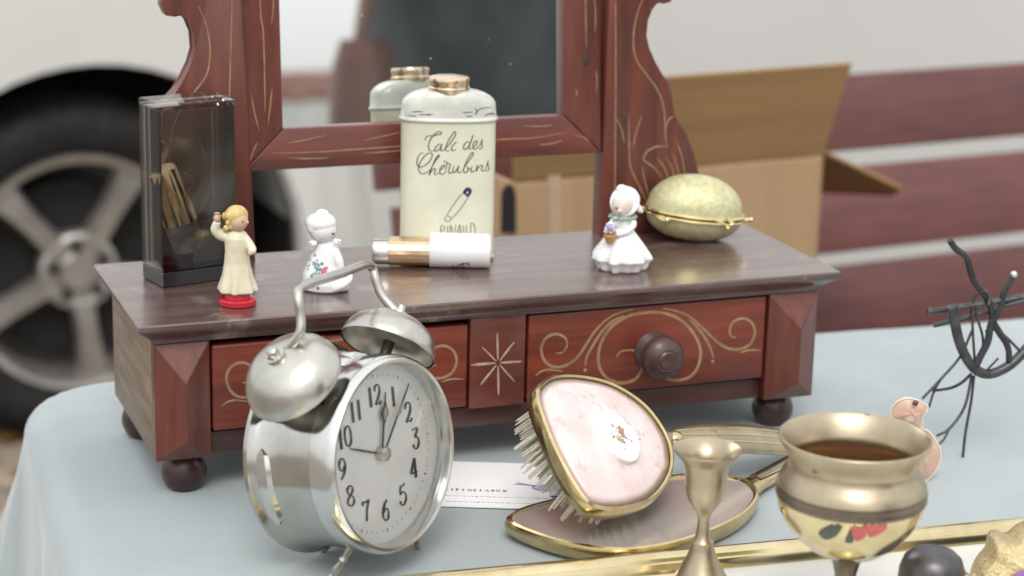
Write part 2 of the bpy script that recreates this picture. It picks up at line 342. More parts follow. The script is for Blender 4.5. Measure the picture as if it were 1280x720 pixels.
# looking glass: silvered, with dust specks and a misty lower edge
def glass_mirror():
    m = bpy.data.materials.new('old_looking_glass'); m.use_nodes = True
    N = m.node_tree.nodes; L = m.node_tree.links; p = N['Principled BSDF']
    p.inputs['Metallic'].default_value = 1; p.inputs['Roughness'].default_value = .015; p.inputs['Base Color'].default_value = (.90, .92, .91, 1)
    d = N.new('ShaderNodeBsdfDiffuse'); d.inputs[0].default_value = (.6, .62, .6, 1)
    tc = N.new('ShaderNodeTexCoord')
    vo = N.new('ShaderNodeTexVoronoi'); vo.inputs['Scale'].default_value = 95; L.new(tc.outputs['Object'], vo.inputs['Vector'])
    lt = N.new('ShaderNodeValToRGB'); lt.color_ramp.elements[0].position = .05; lt.color_ramp.elements[0].color = (1, 1, 1, 1); lt.color_ramp.elements[1].position = .10; lt.color_ramp.elements[1].color = (0, 0, 0, 1)
    L.new(vo.outputs['Distance'], lt.inputs[0])
    nz = N.new('ShaderNodeTexNoise'); nz.inputs['Scale'].default_value = 28; nz.inputs['Detail'].default_value = 4; L.new(tc.outputs['Object'], nz.inputs['Vector'])
    r2 = N.new('ShaderNodeMapRange'); r2.inputs[1].default_value = .50; r2.inputs[2].default_value = .56; L.new(nz.outputs['Fac'], r2.inputs[0])
    mu = N.new('ShaderNodeMath'); mu.operation = 'MULTIPLY'; L.new(lt.outputs[0], mu.inputs[0]); L.new(r2.outputs[0], mu.inputs[1])
    n2 = N.new('ShaderNodeTexNoise'); n2.inputs['Scale'].default_value = 9; n2.inputs['Detail'].default_value = 7; L.new(tc.outputs['Object'], n2.inputs['Vector'])
    r3 = N.new('ShaderNodeMapRange'); r3.inputs[1].default_value = .4; r3.inputs[2].default_value = .8; r3.inputs[3].default_value = .02; r3.inputs[4].default_value = .10; L.new(n2.outputs['Fac'], r3.inputs[0])
    ad_ = N.new('ShaderNodeMath'); ad_.operation = 'MAXIMUM'; L.new(mu.outputs[0], ad_.inputs[0]); L.new(r3.outputs[0], ad_.inputs[1])
    mx = N.new('ShaderNodeMixShader'); L.new(ad_.outputs[0], mx.inputs[0]); L.new(p.outputs[0], mx.inputs[1]); L.new(d.outputs[0], mx.inputs[2])
    L.new(mx.outputs[0], N['Material Output'].inputs[0]); return m
M['mirror'] = glass_mirror()

# ================================================================== SETTING
b = B(); bmesh.ops.create_grid(b, x_segments=2, y_segments=2, size=150, matrix=Matrix.Translation((0, 0, -T)))
ground = props(obj('ground', b, M['ground']), 'pale stone paved ground of the market square', None, None, 'structure')
b = B(); box(b, -.098, .098, -.048, .048, -.03, .006, .006, 2); finish(b)
pm_ = bpy.data.meshes.new('paver'); b.to_mesh(pm_); b.free(); pm_.materials.append(M['paver'])
for j in range(14):
    for i in range(9):
        o = bpy.data.objects.new('paver', pm_); COL.objects.link(o); o.parent = ground
        x = -1.05 + i*.204 + (.102 if j % 2 else 0); y = .95 + j*.104
        o.location = (x, y, -T+random.uniform(-.003, .002)); o.rotation_euler = (random.uniform(-.01, .01), random.uniform(-.01, .01), random.uniform(-.015, .015))
LOC_G = None

# ------------------------------------------------------------------ van (only its lower side is in view)
VA = math.radians(4)
vdir = V((math.cos(VA), math.sin(VA), 0)); vin = V((-math.sin(VA), math.cos(VA), 0))
wc = az(101, 341, .30-T)
def van_pt(x, y, z): return V((wc.x, wc.y, -T)) + vdir*x + vin*(y-.070) + V((0, 0, z))
van = thing('parked_van', 'white van with alloy wheel parked behind the bench', 'van', (wc.x+1.1, wc.y+.8, -T))
def arc(cx, cz, r, a0, a1, n): return [(cx+r*math.cos(a0+(a1-a0)*i/n), cz+r*math.sin(a0+(a1-a0)*i/n)) for i in range(n+1)]
AR = .366
prof = [(-.80, .30), (-.78, .20), (-.45, .17)] + arc(.022, .30, AR, math.radians(197), math.radians(-17), 26) + [(.5, .16), (2.1, .16)] + arc(2.62, .31, AR, math.radians(197), math.radians(-17), 26) + [(3.2, .22), (3.46, .26), (3.50, .6), (3.40, .92), (2.95, 1.08), (2.40, 1.78), (2.2, 1.86), (-.6, 1.88), (-.76, 1.80), (-.80, 1.2)]
b = B(); prism(b, [van_pt(x, .035, z) for x, z in prof], vin*1.66, .035, 4)
body = obj('body', b, M['van'], van, ang=40)
def van_panel(name, pts, y0, y1, mt, par=van, bev=.006):
    b = B(); prism(b, [van_pt(x, y0, z) for x, z in pts], vin*(y1-y0), bev, 2); return obj(name, b, mt, par)
van_panel('rear_quarter_panel', [(-.74, .33), (-.455, .33)] + arc(.022, .30, AR+.004, math.radians(176), math.radians(4), 24) + [(.395, .33), (.42, .19), (.512, .19), (.45, .62), (.42, 1.10), (.42, 1.70), (-.70, 1.70)], .010, .05, M['van'])
van_panel('sliding_door', [(.537, .19), (2.05, .19), (2.05, 1.72), (.445, 1.72), (.445, 1.10), (.475, .64)], .010, .05, M['van'])
van_panel('front_door', [(2.075, .19), (2.14, .19), (2.20, .52), (2.40, .70), (2.80, .72), (2.80, 1.06), (2.075, 1.06)], .010, .05, M['van'])
b = B(); prism(b, [van_pt(x, .03, z) for x, z in [(2.10, 1.12), (2.72, 1.12), (2.34, 1.62), (2.10, 1.62)]], vin*.02); obj('window', b, M['vanglass'], van)
b = B(); box(b, 2.12, 2.26, -.025, .012, .93, .965, .008, 2); bmesh.ops.transform(b, verts=b.verts, matrix=Matrix.Translation(van_pt(0, 0, 0)) @ Matrix.Rotation(VA, 4, 'Z')); obj('door_handle', b, M['vanplastic'], van)
b = B(); prism(b, [van_pt(x, .02, z) for x, z in [(-.88, .26), (-.50, .24), (-.49, .32), (-.76, .34), (-.82, .52), (-.90, .50)]], vin*1.69, .01); obj('bumper', b, M['vanplastic'], van)
b = B(); prism(b, [van_pt(x, .028, z) for x, z in [(3.30, .70), (3.50, .66), (3.46, .84), (3.20, .92)]], vin*.1, .01); obj('headlight', b, M['lampclear'], van)
b = B(); prism(b, [van_pt(x, .028, z) for x, z in [(-.82, .95), (-.74, .95), (-.74, 1.4), (-.81, 1.4)]], vin*.1, .01); obj('tail_light', b, M['lampred'], van)
for wx in (0, 2.62):
    b = B(); c0 = van_pt(wx, .24, .31)                        # lining of the wheel arch
    lathe(b, [(.02, .16), (AR+.02, .16), (AR+.02, -.18), (AR+.012, -.18)], c0, vin, 40, cap1=False); obj('wheel_arch_liner', b, M['dark'], van)
    wh = None
    c0 = van_pt(wx, .055, .30)
    b = B()
    tp = [(.207, .045), (.212, .010), (.222, .002), (.250, -.004), (.272, .000), (.287, .010), (.295, .024), (.300, .040)]
    for k in range(4): tp += [(.300, .048+k*.034), (.3, .066+k*.034), (.293, .068+k*.034), (.293, .076+k*.034)]
    tp += [(.300, .19), (.287, .208), (.25, .212), (.21, .20)]
    def tread(a, r, z): return 1 - (.012 if (r > .286 and int((a/(2*PI)*72)) % 2 and z < .045) else 0)
    lathe(b, tp, c0, vin, 144, False, False, mod=tread); tyre = obj('tyre', b, M['tyre'], van)
    b = B(); lathe(b, [(.150, .15), (.186, .12), (.186, .035), (.196, .006), (.207, .002), (.210, .012), (.206, .03), (.2, .2)], c0, vin, 72, False, False); rim = obj('rim', b, M['alloy'], van)
    for k in range(5):
        a = math.radians(60+72*k)
        e1 = vdir*math.cos(a)+V((0, 0, 1))*math.sin(a); e2 = vdir*-math.sin(a)+V((0, 0, 1))*math.cos(a)
        b = B()
        rings = []
        for rr, hw, yo in ((.035, .030, .028), (.075, .022, .020), (.12, .021, .013), (.165, .026, .011), (.193, .036, .014)):
            c = c0+e1*rr
            rings.append([c-e2*hw+vin*(yo+.018), c-e2*hw*.72+vin*yo, c+e2*hw*.72+vin*yo, c+e2*hw+vin*(yo+.018), c+e2*hw*.8+vin*(yo+.045), c-e2*hw*.8+vin*(yo+.045)])
        loft(b, rings); obj('spoke', b, M['alloy'], rim)
    b = B(); lathe(b, [(.001, .016), (.030, .016), (.034, .020), (.036, .03), (.060, .022), (.068, .026), (.070, .05)], c0, vin, 48, True, False); obj('hub_cap', b, M['alloy'], rim)
    b = B(); lathe(b, [(.05, .07), (.155, .075), (.155, .09), (.04, .09)], c0, vin, 48); obj('brake_disc', b, M['dark'], rim)  # disc coloured near black to paint the shade in the wheel openings
    for k in range(5):
        a = math.radians(24+72*k); b = B(); lathe(b, [(.009, .03), (.009, .012), (.006, .010)], c0+(vdir*math.cos(a)+V((0, 0, 1))*math.sin(a))*.046, vin, 6); obj('wheel_bolt', b, M['dark'], rim)

# ------------------------------------------------------------------ bench in front of the van
BA = math.radians(6.5)
bdir = V((math.cos(BA), math.sin(BA), 0)); bin_ = V((-math.sin(BA), math.cos(BA), 0))
bp = ad(1160, 412, 2.48)                          # lower edge of the lowest back slat
bench = thing('park_bench', 'red-brown slatted wooden bench in front of the white van', 'bench', (bp.x, bp.y, -T))
bpl_n = (bin_*math.cos(math.radians(12)) - V((0, 0, 1))*math.sin(math.radians(12))) # backrest leans back
bup = bpl_n.cross(bdir)*-1
if bup.z < 0: bup = -bup
bl = aplane(480, 240, bp, bpl_n)
def bslat(rows, xl, name):
    p0 = aplane(1160, rows[0], bp, bpl_n); p1 = aplane(1160, rows[1], bp, bpl_n)
    h0 = (p0-bp).dot(bup); h1 = (p1-bp).dot(bup)
    x0 = (aplane(xl, 240, bp, bpl_n)-bp).dot(bdir)
    b = B()
    o4 = [bp+bdir*x+bup*h for x, h in ((x0, h1), (1.1, h1), (1.1, h0), (x0, h0))]
    prism(b, o4, bpl_n*.028, .005, 2); return obj(name, b, M['bench'], bench)
for rows, xl in (((86, 180), 478), ((200, 304), 497), ((321, 415), 500)): bslat(rows, xl, 'back_slat')
seat_z = .44-T
for k in range(4):
    b = B(); y0 = -.47+k*.108
    x0 = (bl-bp).dot(bdir)
    prism(b, [bp+bdir*x+bin_*y+V((0, 0, seat_z-bp.z)) for x, y in ((x0, y0), (1.1, y0), (1.1, y0+.095), (x0, y0+.095))], (0, 0, -.03), .005, 2); obj('seat_slat', b, M['bench'], bench)
for xx in (x0+.22, .25, .95):
    b = B(); c = bp+bdir*xx
    def pt(y, z): return c+bin_*y+V((0, 0, z-bp.z))
    tube(b, cr([pt(-.42, -T), pt(-.40, -T+.2), pt(-.40, seat_z-.045), pt(-.1, seat_z-.045), pt(.03, seat_z-.03), bp+bdir*xx+bpl_n*.045+bup*.05, bp+bdir*xx+bpl_n*.045+bup*.36], 6), .014, 8); obj('support', b, M['iron'], bench)
    b = B(); tube(b, cr([pt(.02, seat_z-.04), pt(.06, -T+.2), pt(.10, -T)], 6), .014, 8); obj('leg', b, M['iron'], bench)

# ------------------------------------------------------------------ cardboard box on the bench seat
c_tr = ad(1030, 196, 2.10)
cz0 = seat_z+.001
ch = c_tr.z-cz0; cw = .352; cdp = .25; th = .005
carton = thing('cardboard_box', 'open brown cardboard box with raised flap on the bench seat', 'box', (c_tr.x-cw/2, c_tr.y+cdp/2, cz0))
cr_dir = bdir; cin = bin_
def cp(x, y, z): return V((c_tr.x, c_tr.y, cz0))+cr_dir*(x-cw)+cin*y+V((0, 0, z))
def cwall(name, pts, ext, mt=M['carton'], par=None): 
    b = B(); prism(b, pts, ext, .0015, 1); return obj(name, b, mt, par or carton)
front = cwall('front_wall', [cp(0, 0, 0), cp(cw, 0, 0), cp(cw, 0, ch), cp(0, 0, ch)], cin*th)
cwall('back_wall', [cp(0, cdp, 0), cp(cw, cdp, 0), cp(cw, cdp, ch), cp(0, cdp, ch)], cin*th)
cwall('side_wall', [cp(0, th, 0), cp(0, cdp, 0), cp(0, cdp, ch), cp(0, th, ch)], cr_dir*th)
cwall('side_wall', [cp(cw-th, th, 0), cp(cw-th, cdp, 0), cp(cw-th, cdp, ch), cp(cw-th, th, ch)], cr_dir*th)
cwall('bottom', [cp(th, th, .001), cp(cw-th, th, .001), cp(cw-th, cdp, .001), cp(th, cdp, .001)], (0, 0, th))
fz = (ad(1040, 76, 2.08).z-c_tr.z)
cwall('flap', [cp(0, 0, ch+.002), cp(cw, 0, ch+.002), cp(cw+.006, -.03, ch+fz*1.03), cp(-.018, -.03, ch+fz)], cin*th, M['cartonshade'])
fq = [ad(1024, 184, 2.11), ad(1128, 233, 2.14), ad(1116, 240, 2.26), ad(1024, 236, 2.28)]
cwall('flap', fq, V((0, 0, -.005)), M['cartonshade'])
hp = [ay(x, y, 0) for x, y in ((0, 0),)]
hb = (c_tr-cr_dir*0); n_ = -cin
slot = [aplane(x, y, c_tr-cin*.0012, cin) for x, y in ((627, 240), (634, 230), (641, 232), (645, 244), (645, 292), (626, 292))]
b = B(); prism(b, slot, cin*.0008); obj('handle_hole_shade', b, M['dark'], carton)  # dark plate on the wall, painting the shade inside the hand hole
b = B(); prism(b, [aplane(x, y, c_tr-cin*.0010, cin) for x, y in ((684, 186), (700, 186), (705, 400), (690, 400))], cin*.0007); obj('fold_strip', b, mat('fold_strip', (.50, .37, .24), .3, scale=20, coat=.3), carton)  # pale strip laid on the wall for the lighter fold line

# ------------------------------------------------------------------ table with velvet cloth
TA = math.radians(-3.7)
tu = V((math.cos(TA), math.sin(TA), 0)); tv = V((-math.sin(TA), math.cos(TA), 0))
tc0 = V((-.018, .250, 0))                           # back-left corner of the flat top
TW, TD = 1.5, .85
def tp_(u, v, z=0): return tc0+tu*u-tv*v+V((0, 0, z))
tcen = tp_(TW/2, TD/2)
table = thing('market_table', 'market table hidden under the blue-grey velvet cloth', 'table', (tcen.x, tcen.y, -T))
b = B(); prism(b, [tp_(u, v, -.036) for u, v in ((.012, .012), (TW-.012, .012), (TW-.012, TD-.012), (.012, TD-.012))], (0, 0, .03), .004); obj('table_top', b, M['tablewood'], table)
for u in (.05, TW-.05):
    for v in (.05, TD-.05):
        b = B(); c = tp_(u, v); box(b, c.x-.022, c.x+.022, c.y-.022, c.y+.022, -T, -.036, .003); obj('leg', b, M['tablewood'], table)
RC = .050
def cloth_pt(u, v):
    du = max(RC-u, 0, u-TW+RC); dv = max(RC-v, 0, v-TD+RC)
    cu = min(max(u, RC), TW-RC); cv = min(max(v, RC), TD-RC)
    dd = math.hypot(du, dv); d = dd-RC
    wr = .0013*noise.noise(V((u*7, v*7, 1)))+.0004*noise.noise(V((u*23, v*17, 4)))
    if d < 1e-9: return tp_(u, v, wr)
    ou = (-1 if u < RC else 1 if u > TW-RC else 0)*du/dd; ov = (-1 if v < RC else 1 if v > TD-RC else 0)*dv/dd
    corner = min(du, dv)/max(max(du, dv), 1e-6)
    r = .020
    if d < r*PI/2: out = r*math.sin(d/r); z = -r*(1-math.cos(d/r))
    else:
        s = d-r*PI/2; out = r; z = -r-s
        arcl = (u if dv > du else v)
        k = min(s/.25, 1)
        fold = math.sin(arcl*26+1.1)*.020*k+math.sin(arcl*61+.4)*.007*k+.010*k*noise.noise(V((arcl*9, s*3, 2)))
        out += .05*s+fold*(1-corner)+corner*.48*s
        ang = math.atan2(dv, du)
        out += corner*math.sin(ang*14)*.05*s
        z = -r-s*(1-.06*corner)
    out += RC
    return tc0+tu*(cu+ou*out)-tv*(cv+ov*out)+V((0, 0, max(z, -T+.012)+wr))
def axis_samples(W, hang, fine):
    a = [-hang*(1-i/24) for i in range(24)]
    a += [-.03*(1-i/8) for i in range(9)] if False else [0]
    n = int(W/fine); a += [W*i/n for i in range(1, n)]
    a += [W]+[W+hang*(i+1)/24 for i in range(24)]
    return a
def hangs(h):
    near = [.004*i for i in range(1, 11)]
    far = [.04+(h-.04)*((i/26)**1.1) for i in range(1, 27)]
    return near+far
HG = .56
hh = hangs(HG)
US = [-x for x in reversed(hh)]+[.008*i for i in range(10)]+[.072+(TW-.144)*i/80 for i in range(1, 80)]+[TW-.008*i for i in range(9, -1, -1)]+[TW+x for x in hh]
VS = [-x for x in reversed(hh)]+[.008*i for i in range(10)]+[.072+(TD-.144)*i/50 for i in range(1, 50)]+[TD-.008*i for i in range(9, -1, -1)]+[TD+x for x in hh]
b = B(); G = [[b.verts.new(cloth_pt(u, v)) for v in VS] for u in US]
for i in range(len(US)-1):
    for j in range(len(VS)-1): b.faces.new((G[i][j], G[i+1][j], G[i+1][j+1], G[i][j+1]))
cl = obj('tablecloth', b, M['cloth'], None, (tcen.x, tcen.y, 0), ang=180)
props(cl, 'pale blue-grey velvet tablecloth draped over the market table', 'tablecloth')

# ------------------------------------------------------------------ behind the camera: what the looking glass shows
wall_o = V((1.0, -15.0, -T))
fw = thing('low_garden_wall', 'low whitewashed wall with terracotta brick coping, seen in the mirror', 'wall', wall_o)
b = B(); box(b, wall_o.x-9, wall_o.x+16, wall_o.y-.2, wall_o.y+.2, -T, -T+.86, .01); obj('plinth', b, M['whitewash'], fw)
b = B(); box(b, -.14, .14, -.23, .23, 0, .11, .012); finish(b); bm_ = bpy.data.meshes.new('brick'); b.to_mesh(bm_); b.free(); bm_.materials.append(M['terracotta'])
for r_ in range(2):
    for i in range(74):
        o = bpy.data.objects.new('brick', bm_); COL.objects.link(o); o.parent = fw
        o.location = (-8.7+i*.295+(.14 if r_ else 0), random.uniform(-.006, .006), .862+r_*.118)

# ================================================================== DRESSING BOX WITH LOOKING GLASS
W, D, H = .46, .1488, .1123
E_, HB, HP = .0104, .025, .0983
van_box = thing('dressing_box', 'carved mahogany dressing box with tilting mirror and two drawers', 'dressing box', (W/2, D/2, 0))
def rect(i, z, W=W, D=D): return [V((i, i, z)), V((W-i, i, z)), V((W-i, D-i*.3, z)), V((i, D-i*.3, z))]
b = B(); loft(b, [rect(i, z) for i, z in ((.0092, HP), (.0088, HP+.0022), (.0074, HP+.0042), (.0050, HP+.0062), (.0022, HP+.0082), (.0006, HP+.0098), (.0, HP+.0108), (.0, H-.0010), (.0007, H))])
obj('top_board', b, M['topwood'], van_box, ang=25)
b = B(); box(b, E_, E_+.012, E_+.008, D-.004, HB, HP-.0004, .001); obj('side_panel', b, M['sidewood'], van_box)
b = B(); box(b, W-E_-.012, W-E_, E_+.008, D-.004, HB, HP-.0004, .001); obj('side_panel', b, M['sidewood'], van_box)
b = B(); box(b, E_+.012, W-E_-.012, D-.012, D-.005, HB, HP-.0004); obj('back_panel', b, M['sidewood'], van_box)
b = B(); box(b, .0438, .4138, E_+.0065, D-.0125, HB, .0385, .0012); obj('bottom_rail', b, M['railwood'], van_box)
def corner_block(x0, x1, name='corner_block'):
    b = B(); y0 = E_+.0005; xm = (x0+x1)/2; z0, z1 = HB, HP-.0003
    q = [b.verts.new(p) for p in ((x0, y0, z0), (x1, y0, z0), (x1, y0, z1), (x0, y0, z1))]
    qb = [b.verts.new(p) for p in ((x0, y0+.018, z0), (x1, y0+.018, z0), (x1, y0+.018, z1), (x0, y0+.018, z1))]
    r0 = b.verts.new((xm, y0-.0125, z0+.0145)); r1 = b.verts.new((xm, y0-.0125, z1-.0225))
    for f in ((q[0], q[1], r0), (q[1], q[2], r1, r0), (q[2], q[3], r1), (q[3], q[0], r0, r1), tuple(reversed(qb)), (q[0], qb[0], qb[1], q[1]), (q[1], qb[1], qb[2], q[2]), (q[2], qb[2], qb[3], q[3]), (q[3], qb[3], qb[0], q[0])): b.faces.new(f)
    bmesh.ops.bevel(b, geom=list(b.edges), offset=.0005, segments=1, affect='EDGES')
    return obj(name, b, M['woodv'], van_box, ang=20)
corner_block(.0105, .0438); corner_block(.4140, .4498)
b = B(); box(b, .2072, .2440, E_+.0005, E_+.016, .0388, HP-.0004, .0010); mid = obj('centre_panel', b, M['wood'], van_box)
FY = E_+.0015                                        # plane of the drawer fronts
DR = [(.0452, .2062, .0402, .0938), (.2462, .4128, .0402, .0966)]
drawers = []
for x0, x1, z0, z1 in DR:
    b = B(); box(b, x0, x1, FY, FY+.012, z0, z1, .0016, 3); d = obj('drawer', b, M['drawer'], van_box)
    b = B(); box(b, x0+.003, x1-.003, FY+.0122, D-.02, z0+.001, z1-.008); obj('drawer_box', b, M['inside'], d)
    drawers.append(d)
    kx = (x0+x1)/2+.002; kz = .0665
    b = B(); lathe(b, [(.0120, -.0002), (.0128, .002), (.0105, .0045), (.0085, .007), (.0095, .0095), (.0128, .012), (.0143, .0155), (.0140, .019), (.0115, .0225), (.0070, .0245), (.0062, .0242), (.0050, .0252), (.0030, .0248), (.0001, .0246)], (kx, FY, kz), (0, -1, 0), 36); obj('knob', b, M['knob'], d)
def groove(px, Y, par, wpx, mt, n=8, dx=0., scx=1., x_anchor=0., dz=0., name='carved_line', taper=True):
    pts = cr([(x, y, 0) for x, y in px], n)
    P3 = []
    for q in pts:
        p = ay(q.x, q.y, Y); p.x = (p.x-x_anchor)*scx+x_anchor+dx; p.z += dz; P3.append(p)
    b = B(); r = wpx/pxm(P3[0])/2; n_ = len(P3)
    rad = [r*(.45+.55*min(1, 4*min(i, n_-1-i)/n_)) if taper else r for i in range(n_)]
    # half-round inlay let into the surface
    rings = []
    for i, p in enumerate(P3):
        t = (P3[min(i+1, n_-1)]-P3[max(i-1, 0)]).normalized(); N = V((0, -1, 0)); s = N.cross(t).normalized()
        rings.append([p-s*rad[i]-N*.0003, p-s*rad[i]*.7+N*.00035, p+s*rad[i]*.7+N*.00035, p+s*rad[i]-N*.0003])
    loft(b, rings); return obj(name, b, mt, par)
def z6(l): return [(660+x/4.267, 370+y/4.267) for x, y in l]
CARV = [z6([(150, 305), (185, 300), (208, 262), (195, 222), (150, 203), (100, 222), (72, 270), (80, 330), (115, 370), (165, 380), (225, 360), (270, 320), (310, 260), (360, 185), (420, 125), (490, 88), (560, 70)]),
        z6([(305, 375), (312, 330), (345, 265), (395, 190), (450, 135), (510, 105)]),
        z6([(470, 327), (490, 300), (525, 290), (575, 295), (607, 340), (605, 395), (570, 445), (500, 465), (430, 445), (385, 390), (375, 320), (395, 240), (450, 160), (530, 110), (620, 90), (700, 88), (780, 110), (850, 160), (900, 230), (920, 300), (905, 380), (865, 430), (800, 450), (740, 440), (700, 395), (690, 340), (730, 300), (790, 290), (825, 322)]),
        z6([(720, 66), (790, 80), (860, 110), (930, 170), (985, 225), (1030, 262), (1085, 285), (1145, 280), (1190, 250), (1210, 190), (1190, 140), (1145, 120), (1095, 138), (1075, 180), (1085, 218), (1108, 220)]),
        z6([(850, 118), (900, 165), (945, 225), (975, 285), (988, 330)]),
        z6([(40, 425), (70, 403), (110, 393), (150, 397), (185, 402)]),
        z6([(1130, 303), (1165, 292), (1200, 288), (1240, 290)])]
for k, pl in enumerate(CARV):
    wpx = (4.6, 4.6, 5.0, 4.6, 4.6, 3.2, 3.0)[k]
    groove(pl, FY, drawers[1], wpx, M['gilt'])
    groove(pl, FY, drawers[0], wpx, M['gilt'], dx=.0452-.2462, scx=.161/.1666, x_anchor=.2462, dz=-.001)
for c_ in ((305, 397), (985, 350)):
    for dd, dx in ((drawers[1], 0), (drawers[0], -.2005)):
        p = ay(660+c_[0]/4.267, 370+c_[1]/4.267, FY); p.x += dx
        b = B(); ball(b, p, (.0013, .0006, .0013), 10, 6); obj('carved_dot', b, M['gilt'], dd)
sc = (622.5, 453.7)
for ex, ey, wd in ((486, 145, 3.4), (492, 455, 3.4), (355, 305, 4.2), (605, 287, 3.6), (410, 215, 2.6), (570, 190, 3), (403, 403, 3), (572, 388, 2.8)):
    e = (500+ex/4, 380+ey/4); s0 = (sc[0]+(e[0]-sc[0])*.10, sc[1]+(e[1]-sc[1])*.10)
    groove([s0, ((s0[0]+e[0])/2, (s0[1]+e[1])/2), e], E_+.0005, mid, wd, M['gilt_pale'], 4, name='star_ray')
for x, y in ((.031, .030), (.433, .033), (.026, .131), (.436, .131)):
    b = B(); lathe(b, [(.008, 0), (.0112, .0025), (.0136, .008), (.0140, .0125), (.0125, .018), (.0100, .0215), (.0105, .0249)], (x, y, 0), seg=32); obj('foot', b, M['darkwood'], van_box)

# uprights and tilting looking glass
PY = .1325
pout = [(753, 292), (868, 287), (873, 252), (874, 215), (868, 190), (858, 168), (848, 152), (841, 144), (841, 118), (838, 103), (828, 93), (818, 80), (810, 62), (806, 45), (808, 25), (814, 10), (821, 2), (830, 5), (839, 3), (844, -8), (842, -22), (828, -33), (816, -50), (806, -78), (797, -104), (785, -126), (770, -138), (755, -142)]
pr_ = [ay(x, y, PY) for x, y in pout]
pr_[0].z = pr_[1].z = H; XF0, XF1 = ay(304, 205, PY).x, ay(752, 190, PY).x
pr_[0].x = XF1+.0012; pr_[-1].x = XF1+.0012
XC = (XF0+XF1)/2
for s in (1, -1):
    out = [V((XC+s*(p.x-XC)*(1 if s > 0 or p.z > .19 else .93), p.y, p.z)) for p in pr_]
    b = B(); prism(b, out, (0, .0155, 0), .0012, 2); post = obj('mirror_post', b, M['woodv'], van_box)
    def gp(l): return [(740+x/3.133, y/3.133) for x, y in l]
    for l, wd in ((gp([(92, -60), (92, 100), (92, 350), (90, 715), (90, 840)]), 2.2), (gp([(205, -20), (175, 60), (162, 150), (172, 230), (215, 295), (255, 350), (278, 410), (285, 470), (287, 540), (296, 575)]), 2.6),
                  (gp([(320, 453), (300, 470), (288, 500), (290, 545)]), 2.4), (gp([(293, 573), (250, 575), (215, 595), (202, 625), (240, 655), (278, 700)]), 2.6),
                  (gp([(96, 465), (115, 505), (127, 560)]), 2.2), (gp([(143, 450), (145, 560), (150, 650), (180, 720), (215, 790)]), 2.4), (gp([(194, 455), (175, 510), (161, 578)]), 2.0),
                  (gp([(195, 650), (205, 700), (222, 770)]), 2.0), (gp([(258, 622), (285, 660), (300, 705)]), 2.2), (gp([(288, 615), (312, 655), (322, 700)]), 2.0), (gp([(318, 605), (332, 650), (342, 700)]), 2.0), (gp([(328, 545), (350, 610), (366, 690)]), 2.2)):
        pts = cr([(x, y, 0) for x, y in l], 8); P3 = []
        for q in pts:
            p = ay(q.x, q.y, PY); P3.append(V((XC+s*(p.x-XC), p.y, p.z)))
        b = B(); rings = []; n_ = len(P3); r = wd/1800/2
        for i, p in enumerate(P3):
            t = (P3[min(i+1, n_-1)]-P3[max(i-1, 0)]).normalized(); N = V((0, -1, 0)); sd_ = N.cross(t).normalized(); rr = r*(.4+.6*min(1, 5*min(i, n_-1-i)/n_))
            rings.append([p-sd_*rr-N*.0003, p-sd_*rr*.7+N*.0003, p+sd_*rr*.7+N*.0003, p+sd_*rr-N*.0003])
        loft(b, rings); obj('carved_line', b, M['gilt'], post)
TILT = math.radians(5)
fx0, fx1, fz0, fz1, fwid, FYM = XF0, XF1, ay(304, 215, PY).z, .470, .0272, PY+.0005
Mt = Matrix.Translation((0, FYM, fz0)) @ Matrix.Rotation(-TILT, 4, 'X') @ Matrix.Translation((0, -FYM, -fz0))
ix0, ix1, iz0, iz1 = fx0+fwid, fx1-fwid, fz0+fwid*.98, fz1-fwid
mf = B(); box(mf, fx0+.004, fx1-.004, FYM+.0135, FYM+.016, fz0+.004, fz1-.004, .001); bmesh.ops.transform(mf, matrix=Mt, verts=mf.verts)
mframe = obj('mirror_frame', mf, M['woodv'], van_box)
for q, mt in ((((fx0, fz0), (fx1, fz0), (ix1, iz0), (ix0, iz0)), M['wood']), (((fx0, fz1), (ix0, iz1), (ix1, iz1), (fx1, fz1)), M['wood']), (((fx0, fz0), (ix0, iz0), (ix0, iz1), (fx0, fz1)), M['woodv']), (((fx1, fz0), (fx1, fz1), (ix1, iz1), (ix1, iz0)), M['woodv'])):
    cx_ = sum(p[0] for p in q)/4; cz_ = sum(p[1] for p in q)/4
    b = B(); prism(b, [V((x+(cx_-x)*.0015, FYM, z+(cz_-z)*.0015)) for x, z in q], (0, .0133, 0), .0011, 2); bmesh.ops.transform(b, matrix=Mt, verts=b.verts); obj('frame_rail', b, mt, mframe)
b = B(); box(b, ix0-.002, ix1+.002, FYM+.0075, FYM+.0095, iz0-.002, iz1+.002); bmesh.ops.transform(b, matrix=Mt, verts=b.verts); obj('mirror_glass', b, M['mirror'], mframe)
mn = Mt.to_3x3() @ V((0, -1, 0)); mp0 = V((fx0, FYM, fz0))
def fgroove(px, wd, mt):
    pts = [aplane(q.x, q.y, mp0, mn) for q in cr([(x, y, 0) for x, y in px], 6)]
    b = B(); rings = []; n_ = len(pts); r = wd/1800/2
    for i, p in enumerate(pts):
        t = (pts[min(i+1, n_-1)]-pts[max(i-1, 0)]).normalized(); sd_ = mn.cross(t).normalized(); rr = r*(.3+.7*min(1, 4*min(i, n_-1-i)/n_))
        rings.append([p-sd_*rr-mn*.0003, p-sd_*rr*.7+mn*.00025, p+sd_*rr*.7+mn*.00025, p+sd_*rr-mn*.0003])
    loft(b, rings); obj('carved_line', b, mt, mframe)
z4 = lambda l: [(300+x/2.783, 130+y/2.783) for x, y in l]
